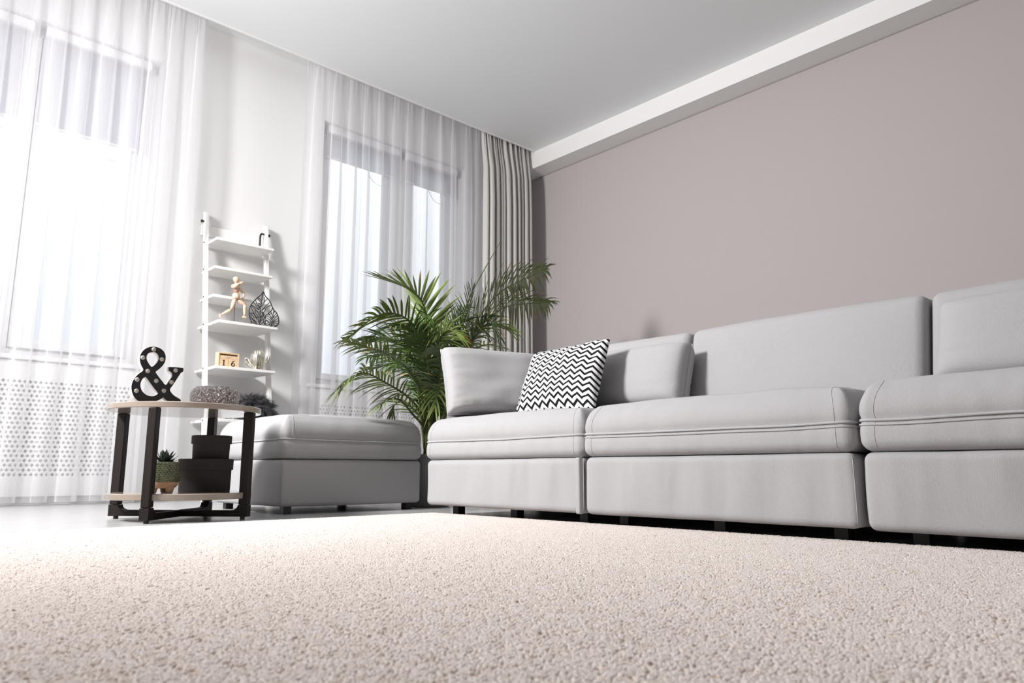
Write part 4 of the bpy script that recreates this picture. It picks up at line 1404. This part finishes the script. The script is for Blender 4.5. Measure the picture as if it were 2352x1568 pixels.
# ------------------------------------------------------------------ wooden block calendar
zc5 = .9005
cl = thing('block_calendar', 'wooden perpetual block calendar showing 16 on the ladder shelf', 'calendar', (1.985, 4.985, zc5), math.radians(2))
cw, chh, cdp = .147, .100, .05
b = MB().box(-cw / 2, -cw / 2 + .009, 0, cdp, 0, chh).box(cw / 2 - .009, cw / 2, 0, cdp, 0, chh)
b.box(-cw / 2 + .009, cw / 2 - .009, 0, cdp, chh - .009, chh).box(-cw / 2 + .009, cw / 2 - .009, .0, cdp, 0, .006)
b.box(-cw / 2 + .009, cw / 2 - .009, cdp - .004, cdp, .006, chh - .009)
b.build('calendar_frame', M['cal_wood'], cl, bevel=.001)
iw = (cw - .018) / 2
for k in (0, 1):
    x0_ = -cw / 2 + .009 + k * iw + .0015
    blk = MB().box(x0_, x0_ + iw - .003, .003, cdp - .006, .0062, .060).build('number_block', M['cal_wood'], cl, bevel=.001)
    cxn = x0_ + iw / 2 - .0015
    if k == 0:      # numeral 1
        pg = [[(-.0035, .011), (.0035, .011), (.0035, .050), (.001, .050), (-.010, .044), (-.010, .0415), (-.0035, .043)], [(-.010, .0095), (.010, .0095), (.010, .0125), (-.010, .0125)]]
    else:           # numeral 6
        outer_, inner_ = [], []
        path = spline([(.0105, .049), (.004, .046), (-.004, .038), (-.0085, .028), (-.0085, .018), (-.002, .011), (.006, .0115), (.0095, .019), (.0085, .027), (.002, .031), (-.006, .027)], 4)
        wdt = [.0012, .0022, .0032, .0038, .0036, .0024, .0026, .0036, .0030, .0018, .0010]
        ww = [w[0] for w in spline([(w,) for w in wdt], 4)]
        pg = []
        for q in range(len(path) - 1):
            a, c = path[q], path[q + 1]
            d = c - a
            nn = np.array([-d[1], d[0]]) / max(np.linalg.norm(d), 1e-6)
            pg.append([tuple(a + nn * ww[q]), tuple(c + nn * ww[q + 1]), tuple(c - nn * ww[q + 1]), tuple(a - nn * ww[q])])
    mb = MB()
    for poly in pg:
        n = len(poly)
        v = [(cxn + p[0], y_, p[1]) for y_ in (.0022, .003) for p in poly]
        mb.add(v, [tuple(range(n)), tuple(range(2 * n - 1, n - 1, -1))] + [(q, q + n, (q + 1) % n + n, (q + 1) % n) for q in range(n)])
    mb.build('numeral', M['cal_ink'], blk)
ms = MB().box(-cw / 2 + .0105, cw / 2 - .0105, .003, cdp - .006, .0605, .080).build('month_block', M['cal_wood'], cl, bevel=.001)
tx = bpy.data.curves.new('month', 'FONT')
tx.body = 'June'
tx.size = .016
tx.shear = .3
tx.align_x = 'CENTER'
tmp = bpy.data.objects.new('month', tx)
COL.objects.link(tmp)
bpy.context.view_layer.update()
me = bpy.data.meshes.new_from_object(tmp)
bpy.data.objects.remove(tmp)
me.transform(Matrix(((1, 0, 0, 0), (0, 0, -1, .0027), (0, 1, 0, .0655), (0, 0, 0, 1))))
me.materials.clear()
me.materials.append(M['cal_faint'])
o = bpy.data.objects.new('month_lettering', me)
COL.objects.link(o)
o.parent = ms

# ------------------------------------------------------------------ mirrored ceramic cactus
ca = thing('cactus_ornament', 'shiny champagne silver ribbed cactus ornament on the ladder shelf', 'ornament', (2.205, 5.02, zc5))
rib = lambda a, z: 1 + .07 * abs(math.cos(6 * a)) ** .8 - .03
prf = [(0, .002), (.040, .002), (.045, .012), (.050, .045), (.0505, .080), (.047, .112), (.038, .138), (.024, .152), (.010, .157), (0, .1575)]
mesh_obj('cactus_body', *lathe([tuple(max(0, c) for c in p) for p in spline(prf, 3)], 72, mod=rib), M['chrome'], ca)
def arm(pts, rs):
    sp_ = spline([(*p, r) for p, r in zip(pts, rs)], 6)
    P = [Vector(p[:3]) for p in sp_]
    v, f = tube(P, [p[3] for p in sp_], n=24)
    for i, p in enumerate(P):
        for k in range(24):
            q = v[i * 24 + k]
            v[i * 24 + k] = p + (q - p) * (1 + .10 * math.cos(6 * 2 * math.pi * k / 24))
    mesh_obj('cactus_arm', v, f, M['chrome'], ca)
arm([(-.040, -.004, .030), (-.060, -.006, .034), (-.078, -.008, .055), (-.086, -.008, .078), (-.088, -.008, .088)], [.012, .0125, .0135, .0125, .003])
arm([(.038, -.002, .050), (.058, -.004, .060), (.074, -.006, .085), (.078, -.006, .108), (.078, -.006, .118)], [.011, .012, .0135, .0125, .003])

# ------------------------------------------------------------------ faux fur cushion on the lowest shelf
fz = .5455
fu = thing('fur_cushion', 'dark grey shaggy faux fur cushion lying on the lowest board of the ladder shelf', 'cushion', (2.20, 5.06, fz))
core = lathe([(0, .0), (.08, .004), (.115, .05), (.105, .11), (.06, .145), (0, .155)], 28)
core = ([(p[0] * 1.05, p[1] * .95, p[2]) for p in core[0]], core[1])
mesh_obj('cushion_core', *core, M['fur'], fu)
fr_ = random.Random(9)
for nm, cnt, mt in (('fur', 330, M['fur']), ('fur_tips', 130, M['fur_tip'])):
    v, f = [], []
    for _ in range(cnt):
        az = fr_.uniform(0, 2 * math.pi)
        el = math.asin(fr_.uniform(-.2, 1))
        nrm = Vector((math.cos(az) * math.cos(el), math.sin(az) * math.cos(el), math.sin(el)))
        p0 = Vector((nrm.x * .116, nrm.y * .106, .07 + nrm.z * .080))
        L0 = fr_.uniform(.055, .10)
        d0 = (nrm + Vector((fr_.gauss(.1, .35), fr_.gauss(0, .35), fr_.gauss(.0, .3)))).normalized()
        tip = p0 + d0 * L0 + Vector((0, 0, -.35 * L0))
        for _k in range(11):       # strands of one lock run together towards its tip
            p = p0 + Vector((fr_.gauss(0, .010), fr_.gauss(0, .010), fr_.gauss(0, .008)))
            e = tip + Vector((fr_.gauss(0, .006), fr_.gauss(0, .006), fr_.gauss(0, .006)))
            m_ = (p + e) / 2 + nrm * .018 + Vector((fr_.gauss(0, .004), fr_.gauss(0, .004), 0))
            s = (e - p).orthogonal().normalized()
            w = fr_.uniform(.0012, .0024)
            n0 = len(v)
            for k in range(5):
                t = k / 4
                c = p * (1 - t) ** 2 + m_ * 2 * t * (1 - t) + e * t * t
                c.z = max(c.z, .002)
                ww = w * (1 - t * .92)
                v += [c - s * ww, c + s * ww]
            for k in range(4):
                f.append((n0 + 2 * k, n0 + 2 * k + 1, n0 + 2 * k + 3, n0 + 2 * k + 2))
    o = mesh_obj(nm, v, f, mt, fu)
    o['kind'] = 'stuff'

# ================================================================== PALM
PB = Vector((2.605, 3.50, 0))
pm = thing('areca_palm', 'tall leafy areca palm in the corner behind the ottoman and sofa', 'plant', PB)
hard(mesh_obj('planter', *lathe([(0, .003), (.115, .003), (.12, .01), (.15, .27), (.155, .275), (.155, .295), (.142, .295), (.138, .26), (0, .26)], 40), M['planter'], pm))
mesh_obj('soil', *lathe([(0, .272), (.137, .262)], 24), M['soil'], pm)
def frond(key, pts, nl, ll, seed, light=0.0, droop=.35, first=.36, spread=1.0, spear=False, roll=0.0, wm=1.0):
    R_ = random.Random(seed)
    P = [Vector(p) - PB for p in pts]
    # petiole grows from the soil
    root = Vector((P[0].x * .35 + R_.uniform(-.03, .03), P[0].y * .35 + R_.uniform(-.03, .03), .24))
    sp_ = [Vector(q) for q in spline([tuple(root)] + [tuple(p) for p in P], 8)]
    n = len(sp_)
    rad = [.0075 * (1 - i / (n - 1)) ** .7 + .0014 for i in range(n)]
    mt = M['frond_light'] if R_.random() < light else M['frond']
    o = mesh_obj('frond', *tube(sp_, rad, n=6), M['stem'], pm)
    if spear:
        return o
    # cumulative length
    cum = [0.0]
    for a, c in zip(sp_[:-1], sp_[1:]):
        cum.append(cum[-1] + (c - a).length)
    Ltot = cum[-1]
    def at(t):
        s = t * Ltot
        i = max(0, min(n - 2, int(np.searchsorted(cum, s)) - 1))
        k = (s - cum[i]) / max(cum[i + 1] - cum[i], 1e-6)
        return sp_[i].lerp(sp_[i + 1], k), (sp_[i + 1] - sp_[i]).normalized()
    V, F, MI = [], [], []
    for k in range(nl):
        q = k / (nl - 1)
        t = first + (1 - first) * q * .995
        c, tg = at(t)
        up = Vector((0, 0, 1))
        side = tg.cross(up)
        if side.length < .1:
            side = Vector((1, 0, 0))
        side.normalize()
        nrm = side.cross(tg).normalized()
        cr_, sr_ = math.cos(roll), math.sin(roll)
        side, nrm = side * cr_ + nrm * sr_, nrm * cr_ - side * sr_
        for sd in (-1, 1):
            prof = math.sin(math.pi * (0.18 + .71 * q)) ** .65
            L = .9 * ll * prof * R_.uniform(.85, 1.1)
            ang = math.radians((62 - 42 * q) * spread + R_.uniform(-6, 6))
            lift = math.radians(22 + R_.uniform(-10, 10))
            d = tg * math.cos(ang) + (side * sd * math.cos(lift) + nrm * math.sin(lift)) * math.sin(ang)
            d.normalize()
            w = .0064 * wm * R_.uniform(.8, 1.15) * (.6 + .4 * prof)
            wv = d.cross(nrm)
            if wv.length < .1:
                wv = d.orthogonal()
            wv.normalize()
            keel = wv.cross(d).normalized()
            n0 = len(V)
            K = 5
            dd = droop * R_.uniform(.6, 1.5)
            for j in range(K + 1):
                s = j / K
                p = c + d * L * s + Vector((0, 0, -dd * L * s * s))
                ww = w * (math.sin(math.pi * min(1, .22 + .78 * s)) ** .8 if j < K else 0.03)
                V += [p - wv * ww, p - keel * ww * .45, p + wv * ww]
            tip = R_.random() < .06
            for j in range(K):
                a0 = n0 + 3 * j
                F += [(a0, a0 + 1, a0 + 4, a0 + 3), (a0 + 1, a0 + 2, a0 + 5, a0 + 4)]
                mi = 2 if (tip and j >= 3) else (1 if R_.random() < .02 else 0)
                MI += [mi, mi]
    lo_ = mesh_obj('leaflets', V, F, None, o)
    lo_.data.materials.append(mt)
    lo_.data.materials.append(M['frond_light'])
    lo_.data.materials.append(M['frond_dry'])
    lo_.data.polygons.foreach_set('material_index', MI)
    return o
sp = {'A': (32, .32, .1, .10, .42), 'B': (26, .22, .9, .25, .45), 'C': (52, .40, .5, .35, .42), 'D': (50, .38, .3, .4, .42), 'F': (22, .2, .5, .35, .45), 'G': (26, .17, .6, .3, .45),
      'H': (24, .22, .6, .5, .45), 'I': (13, .16, .9, .35, .5), 'I2': (13, .17, .9, .4, .5), 'J': (30, .22, .2, .3, .38), 'J2': (30, .22, .2, .3, .38), 'K': (26, .24, .3, .3, .45),
      'Ld': (10, .2, 1., .5, .55), 'N': (24, .24, .4, .15, .45), 'O': (16, .16, .7, .4, .5), 'P': (22, .2, .4, .4, .45), 'Q': (26, .22, .2, .35, .4), 'R': (30, .24, .2, .3, .38),
      'S': (28, .22, .3, .35, .38), 'T': (28, .22, .2, .3, .38), 'U': (30, .24, .2, .25, .38), 'V': (24, .2, .2, .3, .38), 'W': (28, .22, .2, .3, .38)}
for i, (k, pts) in enumerate(FR.items()):
    if k == 'E':
        frond(k, pts, 0, 0, 40 + i, spear=True)
    else:
        nl, ll, lg_, dr, fi = sp[k]
        ro = {'A': 12, 'B': -40, 'C': 55, 'D': 40, 'G': -30, 'H': -35, 'N': 70, 'F': 35, 'K': -40}.get(k, (i * 37) % 90 - 45)
        frond(k, pts, nl, ll, 40 + i, lg_, dr, fi, roll=math.radians(ro), wm={'A': 1.35, 'C': 1.5, 'D': 1.4, 'B': 1.2}.get(k, 1.0))
# extra upright inner fronds that fill the clump
ri = random.Random(77)
for i in range(9):
    a = ri.uniform(0, 2 * math.pi)
    r = ri.uniform(.08, .36)
    h = ri.uniform(.80, 1.12)
    e = PB + Vector((math.cos(a) * r, math.sin(a) * r, h))
    b0 = PB + Vector((math.cos(a) * .05, math.sin(a) * .05, .3))
    m1 = b0.lerp(e, .55) + Vector((0, 0, .12))
    tip = e + Vector((math.cos(a) * .16, math.sin(a) * .16, -.10))
    frond('x', [tuple(b0), tuple(m1), tuple(e), tuple(tip)], 28, .2, 200 + i, .2, .3, .36)
